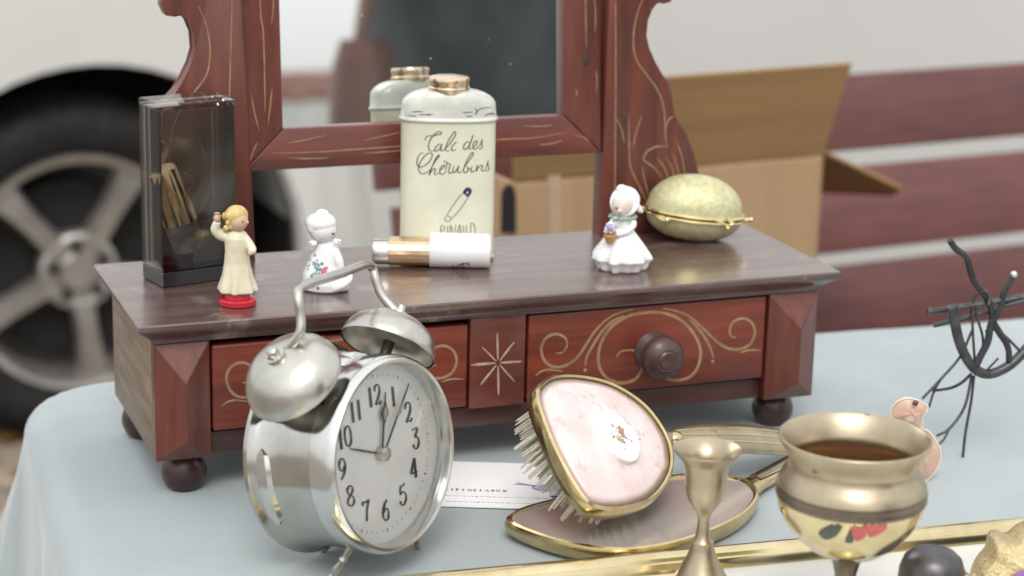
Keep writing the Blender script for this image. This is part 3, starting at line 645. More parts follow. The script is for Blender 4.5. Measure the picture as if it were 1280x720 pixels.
for l in ([(108, 171), (250, 168), (400, 158), (560, 147), (900, 124), (1020, 118), (1145, 97)], [(165, 136), (220, 127), (300, 108)], [(430, 126), (500, 112), (560, 97)], [(170, 188), (240, 190), (310, 187)], [(430, 172), (520, 165), (600, 160)], [(985, 76), (1040, 78), (1085, 74)], [(1040, 142), (1085, 138), (1120, 127)], [(1165, 108), (1200, 118), (1215, 135)]):
    fgroove(z4(l), 2.2, M['gilt'])
for l in ([(322, -60), (326, 20), (329, 40), (331, 110), (331, 140)], [(314, 118), (318, 140), (324, 163)], [(340, 110), (338, 130), (335, 155)], [(342, -10), (341, 15), (339, 30)], [(312, 205), (316, 190), (322, 178)], [(731, -60), (732, 10), (733, 60)], [(745, 88), (746, 100), (745, 118)], [(738, -40), (744, 10), (744, 40)], [(720, 112), (721, 116), (721, 120)]):
    fgroove(l, 2.0, M['gilt'])
b = B(); pk = aplane(733, 76, mp0, mn); ball(b, pk+mn*-.0012, (.0034, .002, .0055), 14, 8); obj('wood_knot', b, mat('wood_knot', (.045, .032, .022), .8, scale=200, bump=.8), mframe)

# ================================================================== THINGS ON THE DRESSING BOX
YR = Matrix.Rotation(-YAW, 4, 'Z')                     # local x = picture right, local y = away
def place(b, p, rot=0.): bmesh.ops.transform(b, matrix=Matrix.Translation(p) @ Matrix.Rotation(-YAW+rot, 4, 'Z'), verts=b.verts); return b

# talc tin
tx, ty = .2235, .1050
tp0 = V((tx, ty, H)); s_ = pxm((tx, ty, .17))
tin = thing('talc_tin', 'cream talc tin with brass cap and blue safety pin print, before the mirror', 'tin', tp0)
def zt(py): return zfor(tx, ty-.004, py)-H
TR = .10
def oval(hw, hd, z, n=56, p=2.6):
    r = []
    for i in range(n):
        a = 2*PI*i/n; c, s = math.cos(a), math.sin(a)
        r.append(V((hw*math.copysign(abs(c)**(2/p), c), hd*math.copysign(abs(s)**(2/p), s), z)))
    return r
hw = 59/s_; hd = .0138
zs = zt(149)
b = B(); loft(b, [oval(hw-.001, hd-.001, 0), oval(hw, hd, .001), oval(hw+.0006, hd+.0006, .002), oval(hw, hd, .0034), oval(hw, hd, zs-.0005)]); place(b, tp0, TR)
tinbody = obj('tin_body', b, M['tin'], tin)
z1 = zt(113)
b = B(); rings = [oval(hw+.0002, hd+.0002, zs-.0012), oval(hw+.0013, hd+.0013, zs), oval(hw+.0013, hd+.0013, zs+.0008), oval(hw+.0002, hd+.0002, zs+.0022)]
zl = zt(133)
rings += [oval(hw-.0003, hd, zl)]
for k in range(1, 8):
    a = k/7*PI/2; rings.append(oval(hw-(hw-.0120)*(1-math.cos(a)), hd-(hd-.0108)*(1-math.cos(a)), zl+(z1-zl)*math.sin(a)))
loft(b, rings); place(b, tp0, TR); lid = obj('shoulder', b, M['tinlid'], tin)
zc = zt(97)
b = B(); cr_ = 25/s_
lathe(b, [(cr_*.99, z1-.0015), (cr_*1.03, z1+.0005), (cr_*1.03, z1+.0018), (cr_*.98, z1+.0026), (cr_*.98, zc-.0035), (cr_*1.0, zc-.003), (cr_*1.0, zc-.0012), (cr_*.97, zc-.0002), (cr_*.9, zc), (.0001, zc+.0002)], (0, 0, 0), seg=48); place(b, tp0, TR); obj('cap', b, M['goldcap'], tin)
bt = bmesh.new(); bt.from_mesh(tinbody.data); bmesh.ops.translate(bt, verts=bt.verts, vec=LOC[tinbody.name]); bv = bvh_of(bt)
bl_ = bmesh.new(); bl_.from_mesh(lid.data); bmesh.ops.translate(bl_, verts=bl_.verts, vec=LOC[lid.name]); bvl = bvh_of(bl_)
def inkline(bvv, px, name, par, mt, wpx, n=7, pen=None, b=None, lift=.00025, closed=False):
    own = b is None
    if own: b = B()
    P3, N3 = [], []
    for q in cr([(x, y, 0) for x, y in px], n, closed):
        h = cast(bvv, q.x, q.y)
        if h: P3.append(h[0]); N3.append(h[1])
    if len(P3) < 2: return None
    k = 1/pxm(P3[0])
    strip(b, P3, N3, (lambda f, t: wpx*k*(1.0+.35*abs(t.z))*(.6+.4*min(1, 6*min(f, 1-f)))), lift)
    if own: return obj(name, b, mt, par, fin=False)
q1 = lambda l: [(520+x/10.29, 155+y/10.29) for x, y in l]
LET = {'letter_T': [[(130, 215), (120, 185), (150, 155), (215, 150), (265, 140), (315, 130), (325, 108), (300, 98), (262, 112), (220, 150), (180, 210), (160, 280), (170, 330), (200, 345), (235, 340)]],
       'letter_a': [[(335, 265), (305, 255), (260, 290), (240, 330), (262, 348), (305, 315), (335, 262), (318, 320), (325, 345), (360, 330)]],
       'letter_l': [[(345, 338), (410, 280), (480, 190), (510, 125), (495, 100), (455, 150), (400, 250), (380, 320), (400, 348), (430, 335)]],
       'letter_c': [[(530, 235), (505, 240), (470, 280), (455, 320), (475, 342), (510, 325)]],
       'letter_d': [[(690, 235), (655, 228), (620, 265), (610, 310), (635, 322), (680, 280), (735, 140), (690, 270), (685, 315), (715, 318)]],
       'letter_e': [[(715, 318), (770, 265), (785, 225), (765, 218), (735, 260), (735, 310), (765, 318), (800, 290)]],
       'letter_s': [[(800, 300), (840, 240), (855, 200), (838, 235), (850, 275), (840, 310), (805, 322)]],
       'letter_C': [[(100, 370), (60, 380), (20, 440), (15, 520), (50, 550), (110, 535), (180, 470), (210, 400), (190, 372), (140, 385), (80, 450), (40, 530), (40, 600), (80, 640), (140, 620), (185, 585)]],
       'letter_h': [[(165, 650), (200, 560), (260, 460), (300, 410), (285, 400), (240, 470), (195, 580), (170, 655), (200, 600), (240, 570), (250, 590), (235, 635), (260, 648), (300, 620)]],
       'letter_e_acute': [[(300, 600), (345, 570), (365, 535), (345, 530), (310, 575), (310, 630), (340, 645), (385, 610)], [(362, 495), (372, 478), (380, 465)]],
       'letter_r': [[(385, 610), (395, 500), (412, 505), (440, 525), (420, 600), (435, 635), (470, 615)]],
       'letter_u': [[(490, 535), (475, 590), (480, 620), (505, 615), (550, 540), (535, 600), (550, 625), (590, 605)]],
       'letter_b': [[(600, 590), (660, 500), (730, 400), (735, 370), (710, 375), (650, 480), (610, 590), (630, 625), (665, 600), (670, 565), (655, 555), (700, 580)]],
       'letter_i': [[(725, 540), (705, 590), (720, 615), (760, 590)], [(765, 462), (768, 458)]],
       'letter_n': [[(775, 542), (786, 532), (772, 605), (798, 562), (838, 528), (853, 545), (842, 588), (860, 603), (892, 585)]],
       'letter_s_end': [[(890, 590), (915, 510), (928, 475), (922, 520), (938, 565), (925, 595), (895, 598)]]}
for nm, strokes in LET.items():
    b = B()
    for s in strokes: inkline(bv, q1(s), nm, tinbody, M['ink'], .95, b=b)
    obj('printed_letter', b, M['ink'], tinbody, fin=False)
q2_ = lambda l: [(530+x/9.6, 225+y/9.6) for x, y in l]
for s in ([(200, 690), (202, 545)], [(285, 690), (282, 545)], [(322, 690), (318, 540), (372, 690), (378, 535)], [(395, 690), (428, 535), (450, 690)], [(472, 540), (478, 690)], [(508, 535), (514, 690)], [(562, 690), (560, 525), (600, 540), (612, 600), (602, 690)]):
    inkline(bv, q2_(s), 'printed_letter', tinbody, M['inkgrey'], .9, n=5)
inkline(bv, q2_([(204, 548), (235, 550), (248, 580), (232, 605), (204, 607)]), 'printed_letter', tinbody, M['inkgrey'], .8, n=5)
inkline(bv, q2_([(403, 632), (446, 630)]), 'printed_letter', tinbody, M['inkgrey'], .8, n=5)
for s in ([(460, 158), (370, 270), (270, 425)], [(530, 205), (440, 340), (335, 462)], [(262, 430), (250, 470), (275, 495), (310, 490), (325, 455), (300, 435), (272, 428)]):
    inkline(bv, q2_(s), 'printed_pin', tinbody, M['inkgrey'], .8)
b = B(); hs_ = [cast(bv, *q) for q in q2_([(462, 155), (478, 118), (510, 90), (545, 88), (572, 115), (570, 150), (548, 185), (525, 208), (498, 178)])]
b.faces.new([b.verts.new(h[0]+h[1]*.0003) for h in hs_]); obj('printed_pin_head', b, M['navy'], tinbody, fin=False)
b = B(); hs_ = [cast(bv, *q) for q in q2_([(508, 150), (524, 132), (530, 150), (515, 170)])]
b.faces.new([b.verts.new(h[0]+h[1]*.0005) for h in hs_]); obj('printed_pin_shine', b, M['white_plastic'], tinbody, fin=False)
rnd = random.Random(3)
for k in range(9):
    x = rnd.uniform(508, 612); y = 141+rnd.uniform(-1, 4)+.0*x; ln = rnd.uniform(4, 16)
    inkline(bvl if y < 146 else bv, [(x, y), (x+ln*.5, y+rnd.uniform(-1.5, 1.5)), (min(x+ln, 616), y+rnd.uniform(-1, 1))], 'paint_crack', tin, M['crack'], .9, n=4)
inkline(bvl, [(594, 134), (596, 140), (594, 143), (600, 136), (614, 134)], 'paint_crack', tin, M['crack'], .9, n=3)

# lipstick case lying in front of the tin
lr = .0112
pL = az(465, 331, H); pRr = az(615, 334, H)
ldir = (pRr-pL); ldir.z = 0; llen = ldir.length*.985; ldir.normalize()
lo = V((pL.x, pL.y, H+lr)) + V((-ldir.y, ldir.x, 0))*-.001
lip = thing('lipstick_case', 'gold lipstick case with chipped white cap lying before the talc tin', 'lipstick', (lo.x+ldir.x*llen/2, lo.y+ldir.y*llen/2, H))
f1, f2 = llen*.145, llen*.485
dz_ = V((0, 0, -.0))
b = B(); lathe(b, [(.0001, 0), (.0068, 0), (.0080, .0008), (.0083, .002), (.0083, f1)], lo-V((0, 0, lr-.0093)), ldir, 40); obj('base_end', b, M['silver'], lip)
b = B(); lathe(b, [(.0088, f1-.0003), (.0095, f1), (.0095, f2+.004)], lo-V((0, 0, lr-.0100)), ldir, 20, mod=None); obj('barrel', b, M['lipgold'], lip, ang=10)
b = B(); lathe(b, [(.0100, f2), (.0109, f2+.0003), (.0112, f2+.001), (.0112, llen-.0016), (.0104, llen-.0003), (.0095, llen), (.0001, llen)], lo, ldir, 44); cap = obj('cap', b, M['white_plastic'], lip)
bt2 = bmesh.new(); bt2.from_mesh(cap.data); bmesh.ops.translate(bt2, verts=bt2.verts, vec=LOC[cap.name]); bv2 = bvh_of(bt2)
q7 = lambda l: [(440+x/4.36, 180+y/4.36) for x, y in l]
for s in ([(545, 660), (560, 672), (575, 668)], [(572, 668), (588, 655), (600, 660), (605, 648), (618, 655)], [(618, 650), (632, 648), (636, 662)], [(590, 668), (605, 670), (615, 664)]):
    inkline(bv2, q7(s), 'paint_chip', cap, M['rust'], 1.6, n=4)

# smoked acrylic box with scent bottle
A0, A1, A2 = az(204, 361, H), az(296, 348, H), az(172, 350, H)
A1.z = A2.z = A0.z = H
e1 = (A1-A0); e2 = (A2-A0); e2 = e2-e1*(e2.dot(e1)/e1.dot(e1)); wx_ = e1.length; dy_ = max(e2.length, .030); e1.normalize(); e2.normalize()
ht = zfor(A0.x, A0.y, 131)-H
def sp(x, y, z): return A0+e1*x+e2*y+V((0, 0, z))
sb = thing('display_case', 'smoked clear plastic case holding a scent bottle, left of the mirror', 'case', sp(wx_/2, dy_/2, 0))
def slab(name, pts, ext, mt, par=sb, bev=.0004):
    b = B(); prism(b, pts, ext, bev, 1); return obj(name, b, mt, par)
t_ = .0016
slab('front_pane', [sp(0, 0, .010), sp(wx_, 0, .010), sp(wx_, 0, ht-.004), sp(0, 0, ht-.004)], e2*t_, M['smoke'])
slab('back_pane', [sp(0, dy_-t_, .010), sp(wx_, dy_-t_, .010), sp(wx_, dy_-t_, ht-.004), sp(0, dy_-t_, ht-.004)], e2*t_, M['smoke'])
slab('side_pane', [sp(0, t_, .010), sp(0, dy_-t_, .010), sp(0, dy_-t_, ht-.004), sp(0, t_, ht-.004)], e1*t_, M['smoke'])
slab('side_pane', [sp(wx_-t_, t_, .010), sp(wx_-t_, dy_-t_, .010), sp(wx_-t_, dy_-t_, ht-.004), sp(wx_-t_, t_, ht-.004)], e1*t_, M['smoke'])
slab('lid', [sp(0, 0, ht-.0038), sp(wx_, 0, ht-.0038), sp(wx_, dy_, ht-.0038), sp(0, dy_, ht-.0038)], (0, 0, .0038), M['smoke'], bev=.0009)
slab('base', [sp(.0003, .0003, 0), sp(wx_-.0003, .0003, 0), sp(wx_-.0003, dy_-.0003, 0), sp(.0003, dy_-.0003, 0)], (0, 0, .0098), M['smokebase'], bev=.0008)
nb_ = e2; pm0 = sp(0, dy_*.5, 0)
def sm(px, py): return aplane(px, py, pm0, nb_)
bo, t0 = sm(247, 338), sm(203, 211); tdir = (t0-bo).normalized()
sp_ = thing('scent_bottle', 'ribbed glass scent bottle with gold cap leaning inside the smoked case', 'bottle', (bo.x, bo.y, H+.0102))
Lb = (t0-bo).length
dpt = bo.z-(H+.0105)
b = B(); lathe(b, [(.0068, -.002), (.0092, -.0005), (.0098, .004), (.0102, Lb*.30), (.0098, Lb*.46), (.0085, Lb*.50)], bo+tdir*max(0, .0105-dpt), tdir, 24, mod=lambda a, r, z: 1+.05*math.cos(8*a)); obj('bottle', b, M['crystal'], sp_)
b = B(); lathe(b, [(.0112, Lb*.50), (.0108, Lb*.6), (.0092, Lb*.98), (.0085, Lb), (.0001, Lb+.0003)], bo, tdir, 28); obj('cap', b, M['lipgold'], sp_)
pk = sm(267, 305); ins = thing('card_insert', 'grey folded plastic insert behind the scent bottle in the smoked case', 'insert', (pk.x, pk.y, H+.0102))
b = B(); prism(b, [sm(252, 278), sm(274, 272), sm(288, 306), sm(276, 313), sm(262, 356), sm(240, 356)], e2*.004, .0004, 1); obj('card', b, mat('grey_insert', (.20, .20, .21), .35, scale=30), ins)

# figurines -------------------------------------------------------
# 1 small plastic child in a cream robe on a red base
pa = az(297, 380, H); ka = 1/pxm(pa)
fig = thing('child_figurine', 'small cream-robed child figurine with raised arm on a red base', 'figurine', pa)
b = B(); lathe(b, [(.0100, 0), (.0112, .0006), (.0113, .0034), (.0104, .0042), (.0078, .0046), (.0072, .0085)], (0, 0, 0), seg=36); place(b, pa); obj('base', b, M['redp'], fig)
b = B(); lathe(b, [(.0100, .0078), (.0119, .0084), (.0117, .0100), (.0094, .0175), (.0078, .026), (.0072, .033), (.0074, .038), (.0074, .041), (.0058, .0443), (.0030, .0462)], (0, 0, 0), seg=64, mod=lambda a, r, z: (1+(.09*math.sin(7*a)+.04*math.sin(11*a+1))*max(0, (.026-z)/.018))*(1-.16*abs(math.sin(a))))
tube(b, cr([(-.0045, 0, .0410), (-.0095, .0005, .0425), (-.0125, -.0005, .0460), (-.0112, -.002, .0510)], 5), [.0030, .0036, .0031, .0023], 10)
tube(b, cr([(.0050, -.001, .0410), (.0078, -.002, .0370), (.0095, -.0035, .0345), (.0088, -.0060, .0335)], 5), [.0028, .0030, .0027, .002], 10)
b = evalmesh(b, .00045, 3); place(b, pa); obj('robe', b, M['ivory'], fig, ang=180)
b = B(); ball(b, (.0012, -.0008, .0518), (.0058, .0060, .0066), 24, 16); ball(b, (.0068, -.0030, .0512), (.0010, .0010, .0011), 10, 6)
tube(b, [(.0008, 0, .044), (.0012, 0, .048)], .0028, 12); b = evalmesh(b, .0004, 2); place(b, pa); obj('head', b, M['skinp'], fig, ang=180)
b = B(); ball(b, (-.0002, .0008, .0545), (.0070, .0073, .0062), 24, 14); 
for k in range(22):
    a = random.uniform(0, 2*PI); h_ = random.uniform(-.9, .8); rr = math.sqrt(1-h_*h_)
    q = V((-.0010+.0062*rr*math.cos(a), .0012+.0066*rr*math.sin(a), .0530+.0058*h_))
    if q.x > .0025 and q.z < .0555: continue
    ball(b, q, .0018, 8, 6)
for k in range(6): ball(b, (-.0058+.001*k, -.003+.0016*(k % 3), .0475+.0008*(k % 2)), .0020, 8, 6)
b = evalmesh(b, .0004, 1); place(b, pa); obj('hair', b, M['blond'], fig, ang=180)
b = B(); ball(b, (-.0112, -.0024, .0535), (.0022, .0020, .0027), 12, 8)
for k in range(4): tube(b, [(-.0122+.0006*k, -.0030, .0548), (-.0123+.0008*k, -.0036, .0565), (-.0118+.0006*k, -.0044, .0570)], [.0006, .0006, .0004], 6)
tube(b, [(-.0098, -.0026, .0538), (-.0090, -.0036, .0552)], .0005, 6)
place(b, pa); obj('raised_hand', b, M['skinp'], fig)
b = B(); ball(b, (.0088, -.0068, .0335), (.0017, .0019, .0016), 10, 6); place(b, pa); obj('lowered_hand', b, M['skinp'], fig)
for yy in (-.0052, -.0030):
    b = B(); ball(b, (.0058 if yy > -.004 else .0044, yy-.0006, .0524), (.0005, .0005, .0006), 8, 6); place(b, pa); obj('eye', b, M['eye'], fig)

# 2 porcelain girl with a flower basket
pg = az(776, 336, H)
g1 = thing('porcelain_girl', 'white porcelain girl in bonnet holding a basket of lilac flowers, beside the walnut case', 'figurine', pg)
def skirt(a, r, z): return 1+(.10*math.cos(7*a+.5)+.09*math.cos(11*a+2))*max(0, (.024-z)/.022)*(1 if r > .006 else 0)
b = B(); lathe(b, [(.0130, 0), (.0146, .0012), (.0164, .0050), (.0186, .0078), (.0178, .0104), (.0130, .0185), (.0082, .0250), (.0060, .0278), (.0064, .031), (.0066, .0335), (.0050, .0362), (.0026, .0380)], seg=72, mod=skirt)
tube(b, cr([(.0050, -.0010, .0340), (.0064, -.0045, .0305), (.0020, -.0090, .0270), (-.0045, -.0108, .0255)], 5), [.0026, .0026, .0022, .0017], 10)
tube(b, cr([(-.0045, -.0010, .0340), (-.0072, -.0050, .0300), (-.0075, -.0095, .0262)], 5), [.0026, .0024, .0017], 10)
b = evalmesh(b, .00045, 3); place(b, pg); obj('dress', b, M['porcelain'], g1, ang=180)
b = B(); ball(b, (-.0004, -.0018, .0426), (.0080, .0078, .0082), 24, 16); ball(b, (-.0028, -.0096, .0405), (.0010, .0010, .0009), 8, 6); tube(b, [(0, 0, .034), (0, 0, .040)], .003, 12)
b = evalmesh(b, .0004, 2); place(b, pg); obj('head', b, M['bisque'], g1, ang=180)
b = B(); ball(b, (.0014, .0028, .0452), (.0096, .0092, .0092), 24, 16); ball(b, (-.0012, .0010, .0522), (.0040, .0040, .0036), 12, 8)
lathe(b, [(.0074, -.0010), (.0092, -.0006), (.0096, .0008), (.0080, .0016)], (.0006, -.0030, .0450), (-.12, -1, .42), 32)
tube(b, cr([(.0078, -.0010, .0430), (.0104, -.0006, .0400), (.0128, .0000, .0380)], 5), [.0026, .0022, .0010], 8)
b = evalmesh(b, .00045, 2); place(b, pg); obj('bonnet', b, M['porcelain'], g1, ang=180)
b = B(); lathe(b, [(.0052, .0340), (.0082, .0338), (.0090, .0350), (.0082, .0362), (.0048, .0372)], seg=60, mod=lambda a, r, z: 1+.10*math.sin(10*a)); place(b, pg); obj('collar', b, M['greenp'], g1)
for ex in (-.0048, .0012):
    b = B(); ball(b, (ex, -.0090+.0002*(ex > 0), .0424), (.0010, .0005, .0006), 8, 6); place(b, pg); obj('eye', b, M['eye'], g1)
b = B(); ball(b, (-.0026, -.0092, .0386), (.0008, .0004, .0005), 8, 6); place(b, pg); obj('mouth', b, M['lips'], g1)
b = B(); lathe(b, [(.0016, .0195), (.0030, .0225), (.0042, .0250), (.0040, .0258), (.0001, .0256)], (-.0085, -.0120, 0), seg=24); place(b, pg); obj('basket', b, M['basket'], g1)
for k in range(12):
    b = B(); a = k*2.4; ball(b, (-.0090+.0030*math.cos(a)*(.4+.6*(k % 3)/2), -.0120+.0026*math.sin(a), .0275+.0016*(k % 4)), .0017, 8, 6); place(b, pg); obj('flower', b, M['lilac'] if k % 3 else M['porcelain'], g1)

# 3 porcelain girl seen from behind, flowers on her back
p2 = az(405, 362, H)
g2 = thing('porcelain_girl', 'white porcelain girl with teal and pink flowers on her back, behind the clock', 'figurine', p2)
b = B()
rings = []
for r1, r2, x, z in ((.0120, .0095, .0008, 0), (.0146, .0112, .0010, .0012), (.0150, .0118, .0008, .0050), (.0134, .0108, .0000, .0105), (.0106, .0088, .0004, .0180), (.0084, .0072, .0016, .0245), (.0068, .0060, .0018, .0290), (.0034, .0034, .0010, .0318)):
    rings.append([V((x+r1*math.cos(2*PI*i/40), r2*math.sin(2*PI*i/40), z)) for i in range(40)])
loft(b, rings)
tube(b, cr([(.0066, -.003, .0265), (.0096, -.0060, .0205), (.0106, -.0070, .0150), (.0085, -.0090, .0120)], 5), [.0026, .0029, .0025, .0018], 10)
tube(b, cr([(.0060, -.0080, .0030), (.0110, -.0080, .0050), (.0155, -.0060, .0080), (.0168, -.0035, .0110)], 5), [.0030, .0030, .0024, .0016], 10)
b = evalmesh(b, .00045, 3); place(b, p2); obj('dress', b, M['porcelain'], g2, ang=180)
bq = B(); 
b = B(); ball(b, (-.0008, 0, .0385), (.0088, .0090, .0086), 24, 16); ball(b, (-.0020, .0002, .0425), (.0098, .0096, .0066), 20, 12); ball(b, (-.0012, .0002, .0480), (.0046, .0044, .0030), 14, 8)
ball(b, (-.0060, -.002, .0405), (.0046, .0060, .0060), 12, 8)
b = evalmesh(b, .00045, 2); place(b, p2); obj('bonnet', b, M['porcelain'], g2, ang=180)
for c, sgn in (((-.0042, -.0058, .0318), -1), ((.0066, -.0050, .0330), 1)):
    for k in range(4):
        b = B(); a = .5+k*.55; tube(b, [V(c), V(c)+V((sgn*.0032*math.cos(a*.6), -.0010, -.0030*math.sin(a)+.0012)), V(c)+V((sgn*.0044*math.cos(a*.6), -.0004, -.0042*math.sin(a)+.0014))], [.0007, .0012, .0008], 8); place(b, p2); obj('bow_loop', b, M['porcelain'], g2)
b = B(); ball(b, (.0062, -.0068, .0372), (.0008, .0005, .0007), 8, 6); place(b, p2); obj('eye', b, M['eye'], g2)
rnd = random.Random(5)
dm = [o for o in g2.children if o.name.startswith('dress')][0]
bt3 = bmesh.new(); bt3.from_mesh(dm.data); bmesh.ops.translate(bt3, verts=bt3.verts, vec=LOC[dm.name]); bv3 = bvh_of(bt3)
for k in range(34):
    x = rnd.gauss(394, 5.5); y = rnd.gauss(335, 9)
    if x > 405 and y > 345: continue
    h = cast(bv3, x, y)
    if not h: continue
    b = B(); bmesh.ops.create_circle(b, cap_ends=True, segments=7, radius=rnd.uniform(.0006, .0012), matrix=Matrix.Translation(h[0]+h[1]*.0002) @ h[1].to_track_quat('Z', 'Y').to_matrix().to_4x4()); obj('painted_flower', b, M['teal'] if k % 3 else M['greenp'], g2, fin=False)
for x, y, r in ((405, 338, .0017), (403, 341, .0012), (408, 335, .0010)):
    h = cast(bv3, x, y)
    if h: b = B(); bmesh.ops.create_circle(b, cap_ends=True, segments=10, radius=r, matrix=Matrix.Translation(h[0]+h[1]*.0003) @ h[1].to_track_quat('Z', 'Y').to_matrix().to_4x4()); obj('painted_flower', b, M['pinkp'], g2, fin=False)

# walnut-shaped gilt case
pw = az(866, 299, H); kw = 1/pxm(pw)
wn = thing('walnut_case', 'gilt walnut-shaped trinket case with clasp at the foot of the right post', 'trinket case', pw)
sa, sbb, scc = 61*kw, .0225, 40*kw
Mw = Matrix.Translation((pw.x, pw.y, H)) @ Matrix.Rotation(-YAW+.02, 4, 'Z') @ Matrix.Translation((0, 0, scc*.86)) @ Matrix.Rotation(math.radians(5.5), 4, 'Y')
def nutring(x, lo_, hi_, n=20):
    k = max(0, 1-(abs(x)**2.2))**.5
    return [V((x*sa, sbb*k*math.cos(a), (scc*1.16 if hi_ > 0 else scc*.82)*k*math.sin(a)*(1 if hi_ > 0 else 1))) for a in [lo_+(hi_-lo_)*i/n for i in range(n+1)]]
for nm, a0, a1, dz in (('upper_shell', .03, PI-.03, .0009), ('lower_shell', -.03, -PI+.03, -.0009)):
    b = B(); rings = []
    for i in range(33):
        x = -1+2*i/32; rg = nutring(x, a0, a1 if a1 > 0 else a1, 24)
        if nm == 'lower_shell':
            k = max(0, 1-abs(x)**2.2)**.5; rg = [V((x*sa, sbb*k*math.cos(a), scc*.84*k*math.sin(a))) for a in [-.03-(PI-.06)*j/24 for j in range(25)]]
        rings.append([q+V((0, 0, dz)) for q in rg])
    loft(b, rings, False, False, closed=False); bmesh.ops.transform(b, matrix=Mw, verts=b.verts); obj(nm, b, M['walnut'], wn, ang=180)
for dz in (.0013, -.0016):
    b = B(); n_ = 64; pts = []
    for i in range(n_):
        a = 2*PI*i/n_; cx_ = math.copysign(abs(math.cos(a))**.95, math.cos(a)); k = max(0, 1-abs(cx_)**2.2)**.5
        pts.append(V(((sa+.0008)*cx_, (sbb+.0008)*math.copysign(k, math.sin(a)), dz)))
    tube(b, pts, .0011, 8, closed=True); bmesh.ops.transform(b, matrix=Mw, verts=b.verts); obj('rim', b, M['walnut_rim'], wn)
for pts, r in (([(.010, -sbb*1.0, .0020), (.018, -sbb*.95, -.0005), (.0215, -sbb*.94, -.0036)], .0011), ([(.0205, -sbb*.92, .003), (.0235, -sbb*.90, .0005), (.024, -sbb*.88, -.001)], .0014), ([(-.027, -sbb*.72, -.0022), (-.0235, -sbb*.86, -.0032), (-.020, -sbb*.92, -.0028)], .0015)):
    b = B(); tube(b, cr(pts, 4), [r, r*.9, r*1.3], 8); ball(b, pts[-1], r*1.5, 10, 6); bmesh.ops.transform(b, matrix=Mw, verts=b.verts); obj('clasp', b, M['walnut_rim'], wn)
for sx in (-1, 1):
    b = B(); tube(b, [(sx*sa*.97, -.003, 0), (sx*(sa+.004), -.003, 0), (sx*(sa+.0055), -.003, 0)], [.0010, .0010, .0016], 8); ball(b, (sx*(sa+.0055), -.003, 0), .0018, 10, 6); bmesh.ops.transform(b, matrix=Mw, verts=b.verts); obj('hinge_knob', b, M['walnut_rim'], wn)

# ================================================================== ALARM CLOCK
cn, chh, cu = V((.5648, -.8138, .1372)), V((.8223, .5690, -.0100)), V((-.0699, .1185, .9905))
CD = 1.13; CC = ad(482, 567.5, CD); CR = .0541*CD/1.12; CL = .0525
clock = thing('alarm_clock', 'chrome twin-bell alarm clock with white dial in front of the dressing box', 'alarm clock', (CC.x-cn.x*.025, CC.y-cn.y*.025, 0))
def cpt(x, y, z): return CC+chh*x+cu*y+cn*z
def clathe(prof, seg=72, **k): b = B(); lathe(b, prof, CC, cn, seg, xdir=chh, **k); return b
obj('case', clathe([(.0001, -CL-.001), (CR*.93, -CL-.001), (CR*1.03, -CL), (CR*1.075, -CL+.002), (CR*1.075, -CL+.0045), (CR*1.03, -CL+.0065), (CR*.985, -CL+.010), (CR*.975, -.03), (CR*.97, -.012), (CR*.96, -.004), (CR*.90, -.004), (CR*.9, -.01)], cap1=False), M['dimchrome'], clock)
obj('bezel', clathe([(CR*.965, -.010), (CR*.99, -.0085), (CR*1.0, -.004), (CR*1.0, .0025), (CR*.985, .0058), (CR*.955, .0075), (CR*.925, .0070), (CR*.905, .0040), (CR*.895, -.002), (CR*.89, -.0045)], cap0=False, cap1=False), M['chrome'], clock)
dial = obj('dial', clathe([(.0001, -.0042), (CR*.80, -.0042), (CR*.895, -.0020), (CR*.9, -.0045)], cap1=False), M['dial'], clock)
RN = .0322
DIG = {'0': [[(.5, 0), (.15, .15), (.05, .5), (.15, .85), (.5, 1), (.85, .85), (.95, .5), (.85, .15), (.5, 0)]],
       '1': [[(.5, 1), (.5, 0)]],
       '2': [[(.12, .72), (.2, .92), (.5, 1), (.82, .9), (.85, .65), (.6, .38), (.08, .04)], [(.08, .06), (.35, .12), (.65, .02), (.95, .16)]],
       '3': [[(.1, .95), (.35, 1), (.85, .98), (.42, .58)], [(.42, .58), (.8, .52), (.92, .28), (.7, .05), (.4, 0), (.1, .12), (.14, .24)]],
       '4': [[(.72, 0), (.72, 1)], [(.72, 1), (.05, .3)], [(.05, .28), (1, .28)]],
       '5': [[(.22, .98), (.55, .93), (.9, 1.02)], [(.25, .95), (.16, .55)], [(.16, .55), (.5, .64), (.88, .5), (.9, .22), (.6, .01), (.3, .0), (.08, .12), (.14, .22)]],
       '6': [[(.82, .98), (.45, .82), (.15, .5), (.12, .22), (.35, .02), (.68, .03), (.88, .25), (.8, .5), (.5, .58), (.2, .42)]],
       '7': [[(.05, .82), (.15, .98), (.5, .94), (.95, 1.0)], [(.93, .98), (.6, .55), (.42, .0)]],
       '8': [[(.5, .54), (.2, .68), (.18, .88), (.5, 1), (.82, .88), (.8, .68), (.5, .54), (.14, .36), (.1, .14), (.5, 0), (.9, .14), (.86, .38), (.5, .54)]],
       '9': [[(.18, .02), (.55, .18), (.85, .5), (.88, .78), (.65, .98), (.32, .97), (.12, .75), (.2, .5), (.5, .42), (.8, .58)]]}
def digit(b, ch, cx, cy, wd, hg):
    for s in DIG[ch]:
        pts = [cpt(cx+(x-.5)*wd, cy+(y-.5)*hg, -.0040) for x, y, _ in cr([(x, y, 0) for x, y in s], 6)] if len(s) > 2 else [cpt(cx+(x-.5)*wd, cy+(y-.5)*hg, -.0040) for x, y in s]
        def wf(f, t):
            tx_, ty_ = t.dot(chh), t.dot(cu); c = abs(tx_*.88+ty_*-.47)
            return .0008+.0013*(1-c) if not (ch == '1' or (len(s) == 2 and s[0][0] == s[1][0])) else .0022
        strip(b, pts, cn, wf, .0002)
